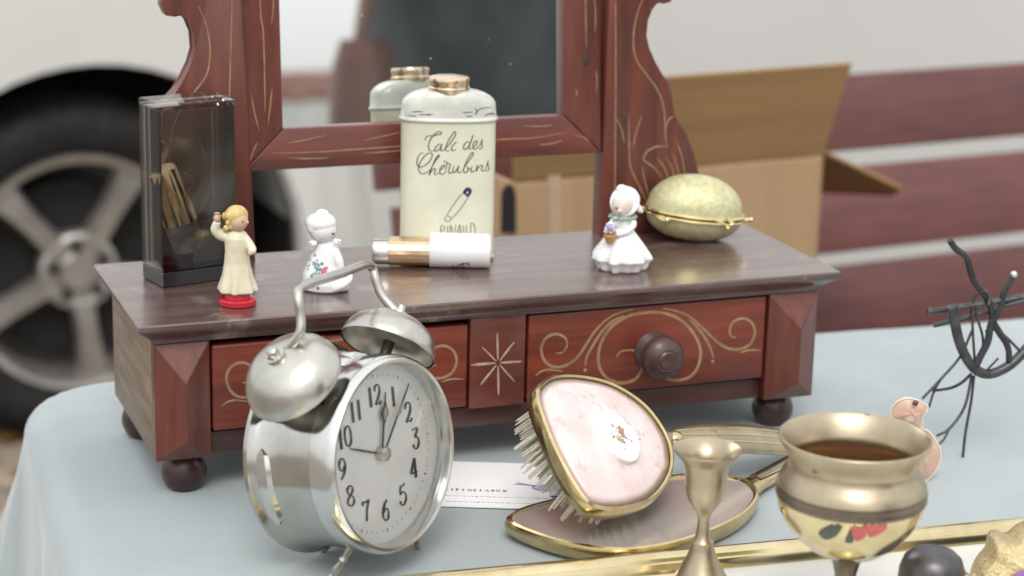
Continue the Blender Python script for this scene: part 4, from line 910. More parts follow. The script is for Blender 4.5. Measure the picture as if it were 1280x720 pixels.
for k in range(1, 13):
    a = k*PI/6; x, y = RN*math.sin(a), RN*math.cos(a); b = B()
    if k >= 10:
        s = str(k); digit(b, s[0], x-.0034, y, .0052, .0112); digit(b, s[1], x+.0028 if s != '11' else x+.0022, y, .0056, .0112)
    else: digit(b, str(k), x, y, .0062, .0112)
    obj('numeral', b, M['ink'], dial, fin=False)
for k in range(60):
    a = k*PI/30; r0, r1 = CR*.775, CR*(.80 if k % 5 else .81); b = B()
    strip(b, [cpt(r0*math.sin(a), r0*math.cos(a), -.0040), cpt(r1*math.sin(a), r1*math.cos(a), -.0040)], cn, .00035 if k % 5 else .0006, .0002); obj('minute_mark', b, M['inkgrey'], dial, fin=False)
def hand(name, px, z, wd, mt=M['hand']):
    q = aplane(px[0], px[1], CC+cn*z, cn)-CC; x, y = q.dot(chh), q.dot(cu); L_ = math.hypot(x, y); dx, dy = x/L_, y/L_; b = B()
    pts = [cpt(dx*L_*f, dy*L_*f, z) for f in (-.06, .25, .6, .8, 1)]
    s3 = chh*-dy+cu*dx
    rings = [[p-s3*w_-cn*.0003, p+s3*w_-cn*.0003, p+s3*w_*.6+cn*.0003, p-s3*w_*.6+cn*.0003] for p, w_ in zip(pts, [wd*k for k in (.8, 1, 1.1, .9, .4)])]
    loft(b, rings); o = obj(name, b, mt, clock)
    return o, dx, dy, L_, s3
ho, dx, dy, L_, s3 = hand('hour_hand', (482, 490), -.0022, .0007)
for wm, mt, zz in ((.0032, M['hand'], -.0020), (.0019, M['lume'], -.0016)):
    b = B(); f0, f1_, f2_ = (.46, .66, .86) if wm > .003 else (.53, .66, .78)
    vs = [cpt(dx*L_*f0, dy*L_*f0, zz), cpt(dx*L_*f1_, dy*L_*f1_, zz)+s3*wm, cpt(dx*L_*f2_, dy*L_*f2_, zz), cpt(dx*L_*f1_, dy*L_*f1_, zz)-s3*wm]
    prism(b, vs, cn*.0003); obj('spade', b, mt, ho)
ho, dx, dy, L_, s3 = hand('minute_hand', (511.5, 479), -.0010, .0007)
b = B(); prism(b, [cpt(dx*L_*f, dy*L_*f, -.0010)+s3*w_ for f, w_ in ((.45, 0), (.62, .0013), (.78, 0), (.62, -.0013))], cn*.0006); obj('lume', b, M['lume'], ho)
hand('alarm_hand', (438, 561), -.0030, .00055)
b = B(); lathe(b, [(.0040, -.0040), (.0040, .0008), (.0030, .0014), (.0001, .0014)], CC, cn, 28); obj('hand_hub', b, M['nickel'], clock)
obj('dial_glass', clathe([(CR*.90, .0035), (CR*.7, .0062), (CR*.4, .0080), (.0001, .0088)], cap0=False, cap1=False), M['glass'], clock)
# bells, posts, handle
BT = [None, None]
for k, (ang_, off) in enumerate(((-39, -.024), (39, -.024))):
    a = math.radians(ang_); d_ = (chh*math.sin(a)+cu*math.cos(a)); base = CC+cn*off+d_*(CR*.97)
    br = .0275
    b = B(); tube(b, [base, base+d_*.014], .0032, 12); obj('bell_post', b, M['brassb'], clock)
    c0 = base+d_*.010
    pr2 = [(br, 0), (br*1.01, .0008), (br*.985, .004), (br*.93, .0085), (br*.80, .0135), (br*.58, .0175), (br*.30, .0198), (.0001, .0205), (.0001, .0195), (br*.30, .0188), (br*.57, .0164), (br*.78, .0125), (br*.90, .0080), (br*.955, .0040), (br*.97, .0004)]
    b = B(); lathe(b, pr2, c0, d_, 56, False, False); obj('bell', b, M['nickel'], clock, ang=50)
    top = c0+d_*.0205; BT[k] = (top, d_)
    b = B(); lathe(b, [(.0055, -.0006), (.0055, .0016), (.0030, .0018), (.0030, .0055), (.0022, .0062), (.0001, .0064)], top, d_, 16); obj('bell_nut', b, M['nickel'], clock)
p0, p1 = BT[0][0], BT[1][0]
hn = V((cn.x, cn.y, 0)).normalized()
def ap(px, py, ref): return aplane(px, py, ref, FW)
hA = [p0-chh*.004+V((0, 0, -.001)), p0+V((0, 0, .0012)), p0+chh*.006+V((0, 0, .0012)), ap(374, 418, p0), ap(376, 395, p0), ap(373, 372, p0), ap(378, 358, p0+(p1-p0)*.1), ap(425, 342, p0+(p1-p0)*.5), ap(455, 331, p0+(p1-p0)*.85), ap(465, 334, p1), ap(470, 350, p1), ap(478, 370, p1), p1+V((0, 0, .0012)), p1+chh*.004+V((0, 0, -.001))]
b = B(); tube(b, cr(hA, 6), .0026, 12); obj('carry_handle', b, M['nickel'], clock)
b = B(); prism(b, [cpt(-.014, CR*.90, -.012), cpt(.014, CR*.90, -.012), cpt(.012, CR*.955, -.012), cpt(0, CR*1.03, -.012), cpt(-.012, CR*.955, -.012)], cn*-.018, .001, 2); obj('hammer_plate', b, M['chrome'], clock)
# legs
for k, (tip, ang_) in enumerate((((414, 724), -148), ((523, 683), 148))):
    a = math.radians(ang_); s0 = CC+cn*-.007+(chh*math.sin(a)+cu*math.cos(a))*CR*.97
    t0 = az(tip[0], tip[1], .0008); dd = t0-s0; L_ = dd.length
    b = B(); lathe(b, [(.0016, 0), (.0022, .003), (.0016, L_*.3), (.0028, L_*.38), (.0018, L_*.46), (.0026, L_*.60), (.0030, L_*.72), (.0018, L_*.84), (.0026, L_*.95), (.0018, L_)], s0, dd, 16); obj('leg', b, M['nickel'], clock)
lb = CC-cn*CL-cu*CR*1.075
b = B(); s0 = CC-cn*(CL-.004)-cu*CR*1.04; t0 = V((s0.x-cn.x*.004, s0.y-cn.y*.004, .0005)); tube(b, [s0, (s0+t0)/2, t0], [.0024, .0022, .0016], 10); obj('leg', b, M['nickel'], clock)
# slot and tab on the case side
aa = math.radians(-100); sdv = chh*math.sin(aa)+cu*math.cos(aa)
b = B(); rings = []
tn = chh*math.cos(aa)-cu*math.sin(aa)
for f in [i/14 for i in range(15)]:
    a2 = aa+(f-.5)*.85; dv = chh*math.sin(a2)+cu*math.cos(a2); e_ = (1-abs(2*f-1)**4)**.5*.0055+.0002
    rings.append([CC+cn*(-.041-e_)+dv*(CR*.975), CC+cn*(-.041-e_*.6)+dv*(CR*.975+.0022), CC+cn*(-.041+e_*.6)+dv*(CR*.975+.0022), CC+cn*(-.041+e_)+dv*(CR*.975)])
loft(b, rings); obj('side_boss', b, M['chrome'], clock)

# ================================================================== HAND MIRROR, BRUSH, CARDS
hz = .012
hm_px = [(632, 655), (640, 644), (668, 634), (710, 624), (770, 610), (840, 598), (892, 596), (930, 601), (947, 614), (946, 630), (925, 650), (880, 671), (825, 687), (770, 692), (710, 684), (660, 669)]
ol = [az(x, y, .009) for x, y in hm_px]; ol = cr([(p.x, p.y, 0) for p in ol], 5, True)
hc = sum(ol, V())/len(ol)
hm = thing('hand_mirror', 'brass-rimmed hand mirror lying on its back under the hairbrush', 'hand mirror', (hc.x, hc.y, 0))
def inset(k, z, extra=0): return [V((hc.x+(p.x-hc.x)*k, hc.y+(p.y-hc.y)*k, z)) for p in ol]
b = B(); loft(b, [inset(.90, .0004), inset(.965, .002), inset(1.0, .006), inset(1.004, .0085), inset(.99, .0112), inset(.97, .0120), inset(.952, .0113), inset(.945, .0095)], True, False); rimo = obj('rim', b, M['brass'], hm)
b = B(); loft(b, [inset(.950, .0088), inset(.950, .0102)]); obj('glass', b, mat('hand_mirror_glass', (.62, .57, .52), .12, metal=.45, col2=(.55, .49, .46), scale=30, rvar=.06, coat=1, spots=((.58, .46, .45), 60, .60)), hm)
h0 = az(935, 603, .008); h1 = az(985, 579, .008); hd_ = (h1-h0).normalized(); hsd = V((-hd_.y, hd_.x, 0))
b = B(); rings = []
for s, wd, zz in ((-.012, .012, .008), (.006, .0085, .009), (.025, .0068, .010), (.06, .0090, .0105), (.09, .0105, .0100), (.115, .0088, .009), (.124, .0035, .008)):
    c = h0+hd_*s; rings.append([V((c.x, c.y, 0))+hsd*wd*math.cos(a)+V((0, 0, .0048+.0044*math.sin(a))) for a in [2*PI*i/16 for i in range(16)]])
loft(b, rings); hdl = obj('handle', b, M['brass'], hm)
b = B(); c = h0+hd_*.012; rings = []
for s, wd in ((.008, .0042), (.03, .0046), (.06, .0062), (.09, .0070), (.108, .005)):
    c = h0+hd_*s; rings.append([V((c.x, c.y, .0094))+hsd*wd, V((c.x, c.y, .0106)), V((c.x, c.y, .0094))-hsd*wd])
loft(b, rings); obj('handle_panel', b, M['silver'], hdl)

# brush: axis ba (towards the handle), width bw, back normal bn
ba = (RT*.70 - UP*.05 + FW*.71).normalized()
bwv = (RT*-.43 + UP*.80 + FW*.43); bwv = (bwv-ba*bwv.dot(ba)).normalized(); bn = ba.cross(bwv)
if bn.dot(FW) > 0: bn = -bn
BD = 1.195; bc = ad(756, 554, BD); kb = BD/FPX
br_px = [(669, 497), (672, 480), (690, 468), (722, 467), (765, 477), (806, 503), (832, 536), (843, 566), (840, 596), (818, 626), (782, 639), (748, 638), (728, 624), (700, 578), (680, 532)]
def bpl(x, y, off=0.): return aplane(x, y, bc+bn*off, bn)
bo_ = cr([bpl(x, y) for x, y in br_px], 5, True); bcn = sum(bo_, V())/len(bo_)
brush = thing('hairbrush', 'pink pearl-backed hairbrush with cameo and brass rim propped on the hand mirror', 'hairbrush', (bcn.x, bcn.y, 0))
def bi(k, off): return [bcn+(p-bcn)*k+bn*off for p in bo_]
b = B(); loft(b, [bi(.93, -.0095), bi(.985, -.0085), bi(1.0, -.006), bi(1.0, -.0022), bi(.985, .0002), bi(.955, .0012), bi(.930, .0004), bi(.925, -.001)], True, False); obj('rim', b, M['brass'], brush)
b = B(); loft(b, [bi(.928, -.0008), bi(.8, .0012), bi(.6, .0022), bi(.3, .0030), bi(.01, .0032)], True, True); obj('back_panel', b, M['pearl'], brush, ang=180)
cm = bpl(773, 545, .0046)
cax = (bpl(782, 578, .002)-bpl(762, 514, .002))*.5; cay = bn.cross(cax.normalized())
cmw = 27*kb*1.18
def cel(k, off): return [cm+bn*off+(cax*math.cos(a)+cay*cmw*math.sin(a))*k for a in [2*PI*i/40 for i in range(40)]]
b = B(); loft(b, [cel(1.0, -.003), cel(1.0, .0010), cel(.95, .0016), cel(.6, .0018), cel(.01, .0019)]); cameo = obj('cameo', b, M['porcelain'], brush)
rnd = random.Random(11)
q8 = lambda x, y: (740+x/9, 500+y/9)
for (x, y, r, mt) in [(330, 350, 5.2, 'pinkp2'), (350, 395, 4.2, 'pinkp2'), (310, 310, 3.4, 'pinkp2'), (300, 420, 4.6, 'yel'), (325, 455, 3.2, 'yel'), (235, 285, 3.0, 'bluep')]+[(rnd.gauss(330, 75), rnd.gauss(390, 75), rnd.uniform(1.0, 2.1), 'gr') for _ in range(34)]:
    px_, py_ = q8(x, y); p = bpl(px_, py_, .0068)
    if mt not in M:
        M[mt] = mat('cameo_'+mt, {'pinkp2': (.52, .20, .17), 'yel': (.60, .46, .18), 'bluep': (.46, .52, .58), 'gr': (.30, .32, .27)}[mt], .4, scale=300)
    b = B(); bmesh.ops.create_circle(b, cap_ends=True, segments=8, radius=r*kb*.85, matrix=Matrix.Translation(p+bn*rnd.uniform(0, .0003)) @ bn.to_track_quat('Z', 'Y').to_matrix().to_4x4()); obj('painted_flower', b, M[mt], cameo, fin=False)
# handle of the brush: leaves the neck and settles on the cloth
nk = bpl(838, 548, -.004)
he = az(1012, 556, .010)
hp_ = cr([nk-ba*.006, nk+ba*.014, nk.lerp(he, .5)+V((0, 0, .002)), he], 6); b = B(); rings = []
for i, p in enumerate(hp_):
    f = i/(len(hp_)-1); wd = .0052+.0058*math.sin(min(1, max(0, (f-.12)/.88))*PI*.80)**1.2
    t = (hp_[min(i+1, len(hp_)-1)]-hp_[max(i-1, 0)]).normalized(); s = bwv-t*bwv.dot(t); s.normalize(); nn = t.cross(s); nn = -nn if nn.dot(bn) < 0 else nn
    rings.append([p+s*wd*math.cos(a)+nn*.0042*math.sin(a) for a in [2*PI*j/18 for j in range(18)]])
loft(b, rings); bh = obj('handle', b, M['brassd'], brush)
for sgn in (-.45, .0, .45):
    b = B(); pts = []
    for i, p in enumerate(hp_[3:]):
        i += 3; f = i/(len(hp_)-1); wd = .0052+.0058*math.sin(min(1, max(0, (f-.12)/.88))*PI*.80)**1.2
        t = (hp_[min(i+1, len(hp_)-1)]-hp_[max(i-1, 0)]).normalized(); s = bwv-t*bwv.dot(t); s.normalize(); nn = t.cross(s); nn = -nn if nn.dot(bn) < 0 else nn
        pts.append(p+s*wd*sgn+nn*(.0042*math.sqrt(1-sgn*sgn)))
    tube(b, pts, .00055, 6); obj('handle_bead', b, M['brassy'], bh)
b = B(); ball(b, nk+ba*.002+bn*.001, (.006, .006, .004), 14, 8); obj('neck_collar', b, M['brass'], brush)
# bristle tufts: each tuft is a part, splayed outwards
rnd = random.Random(21)
u0 = (bpl(842, 560)-bcn); v0 = bwv
nrow = 0
for i in range(-6, 7):
    for j in range(-6, 7):
        qx = i/6.6; qy = j/6.6
        if qx*qx+qy*qy > .98: continue
        o_ = bcn+ba*qx*.040+bwv*qy*.038-bn*.0090
        base = o_
        tip_d = (-bn*1.0 + ba*qx*.10 + bwv*qy*.28 + V((rnd.gauss(0, .05), rnd.gauss(0, .05), rnd.gauss(0, .05))))
        L_ = .021+rnd.uniform(-.002, .002)
        tipz = (base+tip_d*L_).z
        if tipz < .0135:
            L_ *= max(.25, (base.z-.0135)/max(base.z-tipz, 1e-5)) if base.z > .0135 else .25
        b = B()
        for k in range(7):
            dj = V((rnd.gauss(0, 1), rnd.gauss(0, 1), rnd.gauss(0, 1)))
            s0 = base+dj*.0006; e0 = base+(tip_d+dj*.035)*L_*rnd.uniform(.9, 1.05)
            tube(b, [s0, (s0+e0)/2+dj*.0002, e0], [.00075, .00068, .00042], 4)
        obj('bristle_tuft', b, M['bristle'], brush, fin=False)

# visiting cards, three in a slipped pile
c_tl, c_tr2, c_bl = az(553, 582, .001), az(692, 586, .001), az(541, 624, .001)
ce1 = (c_tr2-c_tl).normalized(); ce2 = V((ce1.y, -ce1.x, 0))
clen = .088; cwid = (c_bl-c_tl).dot(ce2)
for k in range(3):
    o_ = c_tl-ce1*(.018+.0012*k)+ce2*(.0062*(2-k)*1.2)-ce2*.004; zz = .0006+k*.00075
    cdx = thing('visiting_card', ('white visiting card at the bottom of the slipped pile beside the clock', 'white visiting card in the middle of the slipped pile beside the clock', 'white visiting card with violet stamp on top of the pile beside the clock')[k], 'card', (o_.x+ce1.x*clen/2+ce2.x*cwid/2, o_.y+ce1.y*clen/2+ce2.y*cwid/2, zz), 'pile of visiting cards')
    def cpx(x, y, dz=0): return V((o_.x, o_.y, zz+dz))+ce1*x+ce2*y
    b = B(); prism(b, [cpx(0, 0), cpx(0, cwid), cpx(clen, cwid), cpx(clen, 0)], (0, 0, .0005)); obj('card', b, M['card'], cdx)
    b = B(); x = .024
    for gi, g in enumerate('NIFINCIAONW'):                       # tiny print, upside down as it lies
        sh = {'N': [[(0, 0), (0, 1), (.7, 0), (.7, 1)]], 'I': [[(.3, 0), (.3, 1)]], 'F': [[(.7, 0), (0, 0), (0, 1)], [(0, .5), (.5, .5)]], 'C': [[(.7, .1), (.2, 0), (0, .5), (.2, 1), (.7, .9)]], 'A': [[(0, 1), (.35, 0), (.7, 1)]], 'O': [[(.35, 0), (0, .5), (.35, 1), (.7, .5), (.35, 0)]], 'W': [[(0, 0), (.2, 1), (.35, .3), (.5, 1), (.8, 0)]]}[g]
        for s in sh: strip(b, [cpx(x+px_*.0024, cwid-.0105+py_*.0034, .0005) for px_, py_ in s], V((0, 0, 1)), .0008, .00012)
        x += .0033 if gi % 3 else .0040
    obj('print', b, M['ink'], cdx, fin=False)
    b = B(); ce = cpx(.086, cwid-.016, .0006)
    st = [ce+ce1*.0085*math.cos(a)+ce2*.0050*math.sin(a) for a in [2*PI*i/24 for i in range(25)]]
    b.faces.new([b.verts.new(p+V((0, 0, .0001))) for p in st[:-1]]); sto = obj('stamp', b, M['violet_pale'], cdx, fin=False)
    b = B(); strip(b, st, V((0, 0, 1)), .0007, .0003); strip(b, [cpx(.066, cwid-.021, .0006), cpx(.072, cwid-.0205, .0006), cpx(.078, cwid-.019, .0006)], V((0, 0, 1)), .0008, .0002); strip(b, [cpx(.068, cwid-.024, .0006), cpx(.073, cwid-.021, .0006), cpx(.082, cwid-.018, .0006)], V((0, 0, 1)), .0006, .0002); obj('stamp_line', b, M['violet'], cdx, fin=False)

# ================================================================== TRAY WITH BRASS RAIL, GOBLET, CANDLESTICK AND MORE
r0, r1 = az(600, 721, .010), az(1280, 657, .010); rd = (r1-r0); rd.z = 0; rd.normalize(); rn = V((rd.y, -rd.x, 0))
tr0 = V((r0.x, r0.y, 0))-rd*.10-rn*.002
TLN, TDP = .60, .34
tray = thing('framed_board', 'off-white board with rounded brass frame lying under the goblet', 'frame', (tr0.x+rd.x*TLN/2+rn.x*TDP/2, tr0.y+rd.y*TLN/2+rn.y*TDP/2, 0))
def tpt(u, v, z): return tr0+rd*u+rn*v+V((0, 0, z))
b = B(); prism(b, [tpt(.004, .004, .0008), tpt(.004, TDP-.004, .0008), tpt(TLN-.004, TDP-.004, .0008), tpt(TLN-.004, .004, .0008)], (0, 0, .0034)); obj('board', b, M['board'], tray)
hwid = .0090
def rail(p0, p1, side):
    d_ = (p1-p0).normalized(); b = B()
    prof_ = [(-hwid, .0), (-hwid, .005), (-hwid*.8, .0100), (-hwid*.35, .0130), (hwid*.10, .0134), (hwid*.5, .0118), (hwid*.62, .0100), (hwid*.8, .0096), (hwid, .0060), (hwid, 0)]
    loft(b, [[p0+side*(a+hwid)+V((0, 0, z)) for a, z in prof_], [p1+side*(a+hwid)+V((0, 0, z)) for a, z in prof_]]); obj('rail', b, M['brassy'], tray, ang=30)
rail(tpt(-hwid, -hwid, 0), tpt(TLN+hwid, -hwid, 0), rn)
rail(tpt(-hwid, TDP+hwid, 0), tpt(TLN+hwid, TDP+hwid, 0), -rn)
rail(tpt(-hwid, hwid+.0005, 0), tpt(-hwid, TDP-hwid-.0005, 0), rd)
rail(tpt(TLN+hwid, hwid+.0005, 0), tpt(TLN+hwid, TDP-hwid-.0005, 0), -rd)
TZ = .0044

def turned(px_axis, base_py, prof_px, z0=TZ):
    p = az(px_axis, base_py, z0); out = []
    for r, py in prof_px:
        z = zfor(p.x, p.y, py); out.append((r/pxm((p.x, p.y, z)), z))
    return V((p.x, p.y, z0)), out
gp_, gprof = turned(1052, 784, [(48, 786), (48, 780), (42, 775), (24, 768), (13, 755), (11, 735), (13, 716), (17, 700), (24, 692), (46, 685), (64, 671), (80, 652), (89, 636), (92.5, 621)])
_, gband = turned(1052, 784, [(92.5, 621), (94.5, 617), (93.5, 613), (94.5, 609), (93.5, 605)])
_, gup = turned(1052, 784, [(93.5, 605), (92, 600), (88, 593), (83, 586), (80, 580), (80, 575), (84, 567), (90, 557), (95, 549), (95.5, 546.5), (94, 545), (91, 547), (84, 558), (77, 570), (75, 578), (78, 590), (84, 602), (86, 612)])
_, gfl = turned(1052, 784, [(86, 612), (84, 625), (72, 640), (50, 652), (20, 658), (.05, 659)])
gob = thing('goblet', 'brass goblet with flared rim and painted red flower standing on the framed board', 'goblet', gp_)
b = B(); lathe(b, [(.0001, TZ)]+[(r, max(z, TZ)) for r, z in gprof], (gp_.x, gp_.y, 0), seg=72, cap1=False); gb = obj('bowl', b, M['brassy'], gob)
b = B(); lathe(b, gband, (gp_.x, gp_.y, 0), seg=72, cap0=False, cap1=False); obj('band', b, M['brassb'], gob)
b = B(); lathe(b, gup, (gp_.x, gp_.y, 0), seg=80, cap0=False, cap1=False); obj('neck_and_rim', b, M['brassd'], gob)
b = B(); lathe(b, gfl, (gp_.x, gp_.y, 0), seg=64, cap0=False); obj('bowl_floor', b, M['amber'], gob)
sr = [(r, z) for r, z in gprof[5:9]]
b = B(); lathe(b, [(r*1.06, z) for r, z in sr], (gp_.x, gp_.y, 0), seg=40); obj('stem', b, M['brassb'], gob)
bt4 = bmesh.new(); bt4.from_mesh(gb.data); bmesh.ops.translate(bt4, verts=bt4.verts, vec=LOC[gb.name]); bv4 = bvh_of(bt4)
def decal(bvv, px, mt, par, name, lift=.0004):
    b = B(); pts = cr([(x, y, 0) for x, y in px], 3, True); cx_ = sum(p.x for p in pts)/len(pts); cy_ = sum(p.y for p in pts)/len(pts)
    rings = []
    for k in (1, .66, .33, .02):
        r = []
        for p in pts:
            h = cast(bvv, cx_+(p.x-cx_)*k, cy_+(p.y-cy_)*k)
            if not h: return
            r.append(h[0]+h[1]*lift)
        rings.append(r)
    loft(b, rings, False, False); obj(name, b, mt, par, fin=True)
g7 = lambda l: [(960+x/4, 620+y/4) for x, y in l]
decal(bv4, g7([(252, 180), (300, 150), (375, 122), (365, 170), (330, 205), (285, 215)]), M['greenleaf'], gb, 'painted_leaf')
decal(bv4, g7([(410, 138), (450, 124), (492, 132), (496, 170), (484, 205), (440, 224), (422, 190)]), M['redflower'], gb, 'painted_petal')
decal(bv4, g7([(500, 128), (540, 114), (578, 108), (594, 140), (590, 165), (550, 192), (504, 204), (494, 165)]), M['redflower'], gb, 'painted_petal')
decal(bv4, g7([(395, 195), (415, 165), (428, 228), (385, 228)]), M['greenleaf'], gb, 'painted_leaf')
cpn, cprof = turned(875, 742, [(46, 744), (46, 738), (42, 732), (36, 724), (30, 716), (26, 708), (20, 698), (16, 688), (13.5, 680), (14, 676), (10, 671), (8, 662), (7, 650), (9, 642), (15, 634), (21, 624), (25.5, 610), (27, 595), (28, 582), (32, 574), (40, 567), (43.5, 562), (43, 560.5), (38, 563), (30, 570), (25, 576), (23, 582), (22, 606)])
cand = thing('candlestick', 'small tarnished brass candlestick in front of the hand mirror', 'candlestick', cpn)
b = B(); lathe(b, [(r, max(z, TZ)) for r, z in cprof], (cpn.x, cpn.y, 0), seg=56); obj('candlestick_body', b, M['brassd'], cand)
pp, pprof = turned(1160, 775, [(40, 780), (44, 770), (44, 755), (42, 730), (41, 712), (36, 698), (27, 690), (16, 686), (9, 685), (.05, 684.5)])
pew = thing('pewter_pot', 'dark pewter pot with domed lid at the bottom edge, right of the goblet', 'pot', pp)
b = B(); lathe(b, [(r, max(z, TZ)) for r, z in pprof], (pp.x, pp.y, 0), seg=48); obj('pot', b, M['pewter'], pew)
# gold lame pouch with purple ribbon
pq = az(1285, 770, TZ)
pouch = thing('evening_purse', 'gold glittering evening purse with purple ribbon at the lower right corner', 'purse', pq)
rp_ = aplane(1250, 700, pq, FW)
b = B(); prof_px = [(1214, 724), (1222, 706), (1234, 690), (1238, 674), (1250, 668), (1262, 672), (1276, 662), (1292, 655), (1330, 650), (1345, 700), (1345, 768), (1225, 772), (1212, 745)]
pts = [aplane(x, y, pq, FW) for x, y in prof_px]
for p in pts: p.z = max(p.z, TZ+.0006)
pts = cr(pts, 4, True)
cc = sum(pts, V())/len(pts); hf = V((FW.x, FW.y, 0)).normalized()
rings = []
for k, off in ((.80, -.012), (.93, -.010), (1.0, -.004), (1.0, .004), (.93, .010), (.8, .012)):
    rings.append([cc+(p-cc)*k+hf*off+V((0, 0, .0012*noise.noise(p*160))) for p in pts])
loft(b, rings)
for v in b.verts: v.co.z = max(v.co.z, TZ+.0003)
obj('purse_body', b, M['glitter'], pouch, ang=60)
b = B(); q = [aplane(x, y, pq-hf*.0128, FW) for x, y in ((1262, 720), (1276, 712), (1295, 710), (1300, 722), (1280, 730))]; prism(b, q, hf*-.002, .0004); obj('ribbon', b, M['purple'], pouch)
b = B(); tube(b, cr([aplane(x, y, pq-hf*.004, FW) for x, y in ((1201, 705), (1207, 716), (1220, 719), (1232, 706))], 5), .0007, 8); obj('chain', b, M['brassd'], pouch)

# ================================================================== WIRE ORNAMENT AND SHELLS
wb = az(1203, 572, 0); 
orn = thing('wire_ornament', 'dark twisted wire ornament standing on the cloth at the right edge', 'wire ornament', (wb.x, wb.y, 0))
hfw = V((FW.x, FW.y, 0)).normalized()
def wp(px, py, off=0.): return aplane(px, py, wb+hfw*off, hfw)
def wz(l, off0=0, off1=0): n_ = len(l); return [wp(1100+x/3.79, 290+y/3.79, off0+(off1-off0)*i/(n_-1)) for i, (x, y) in enumerate(l)]
def wire(name, l, r, mt, o0=0, o1=0, n=6, seg=8):
    r = [x*.68 for x in r] if isinstance(r, list) else r*.68
    b = B(); tube(b, cr(wz(l, o0, o1), n), r, seg); obj(name, b, mt, orn)
wire('hoop', [(342, 350), (352, 410), (370, 500), (400, 580), (440, 640), (490, 670), (540, 668), (600, 640), (650, 600), (700, 545), (740, 480)], .0048, M['wire2'], -.012, .012, seg=12)
wire('rod', [(225, 375), (340, 362), (500, 335), (680, 305), (800, 280)], .0032, M['wire2'], -.004, .006)
wire('rod', [(252, 442), (360, 418), (480, 385), (580, 352), (680, 325), (800, 290)], .0026, M['wire2'], .008, .0)
wire('branch', [(330, 40), (360, 80), (410, 120), (430, 190), (455, 245), (500, 300), (525, 350), (535, 420), (565, 475), (595, 520), (610, 565), (610, 612)], [.0030, .0032, .0034, .0034, .0030], M['wire'], -.006, .004)
wire('branch', [(632, 205), (615, 240), (585, 290), (578, 340), (555, 390), (525, 440), (510, 520), (475, 590), (455, 635)], [.0030, .0030, .0034, .0034], M['wire'], .004, -.004)
b = B(); ball(b, wp(1100+634/3.79, 290+202/3.79, .004), .0025, 10, 8); obj('wire_tip', b, M['silver'], orn)
wire('loop', [(432, 415), (432, 370), (448, 310), (475, 285), (505, 283), (520, 315), (515, 345)], .0013, M['wire2'], .002, -.008)
wire('thin_wire', [(450, 355), (465, 420), (485, 490), (487, 540), (470, 600), (455, 630)], .0013, M['wire2'], .002, .002)
wire('thin_wire', [(437, 410), (440, 480), (445, 560), (450, 620)], .0013, M['wire2'], .0, .003)
wire('thin_wire', [(437, 465), (380, 590), (290, 695), (200, 790)], .0013, M['wire2'], 0, -.012)
wire('thin_wire', [(290, 695), (258, 750), (230, 835)], .0012, M['wire2'], -.006, -.012)
wire('thin_wire', [(500, 472), (545, 462), (600, 500), (660, 560), (720, 610)], .0014, M['wire2'], .002, .010)
wire('thin_wire', [(560, 598), (530, 630), (500, 660)], .0010, M['wire2'], .004, .0)
wire('thin_wire', [(432, 672), (385, 715), (330, 740), (250, 752)], .0015, M['wire'], 0, -.01)
wire('thin_wire', [(435, 680), (400, 830), (330, 930), (270, 965)], .0014, M['wire2'], 0, -.012)
wire('thin_wire', [(330, 930), (300, 985), (260, 1020)], .0011, M['wire2'], -.009, -.014)
wire('thin_wire', [(445, 680), (432, 800), (405, 950), (392, 1066)], .0014, M['wire2'], 0, 0)
# pierced shells hanging on the wires
sh = az(1155, 602, 0)
she = thing('shell_charm', 'two pinkish shell pieces with a red bead wired to the ornament', 'shell charm', sh)
def shp(x, y, off=0): return aplane(x, y, sh+hfw*off, hfw)
def shell(l, name, bul, o0=0.):
    b = B(); pts = cr([shp(900+x/4.5, 490+y/4.5, o0) for x, y in l], 4, True); c = sum(pts, V())/len(pts); rings = []
    for k in (1, .85, .6, .3, .02): rings.append([c+(p-c)*k-hfw*bul*(1-k*k)+hfw*.0012*noise.noise(p*90) for p in pts])
    for k in (.02, .3, .6, .85, 1): rings.append([c+(p-c)*k-hfw*(bul*(1-k*k)*.8-.0014) for p in pts])
    loft(b, rings, False, False); so_ = obj(name, b, M['shell'], she, ang=50)
    b = B(); tube(b, pts, .0007, 6, closed=True); obj('shell_edge', b, M['shelledge'], so_)
shell([(960, 110), (985, 65), (1040, 35), (1090, 40), (1130, 55), (1168, 82), (1160, 112), (1138, 145), (1130, 215), (1085, 195), (1020, 165), (970, 150)], 'upper_shell', .0035, -.002)
shell([(1085, 195), (1130, 205), (1175, 225), (1210, 270), (1240, 330), (1235, 400), (1200, 460), (1150, 500), (1100, 475), (1045, 420), (1030, 365), (1060, 320), (1085, 260)], 'lower_shell', .004, .001)
b = B(); ball(b, shp(900+1099/4.5, 490+62/4.5, -.0065), .0019, 12, 8); obj('bead', b, M['bead'], she)

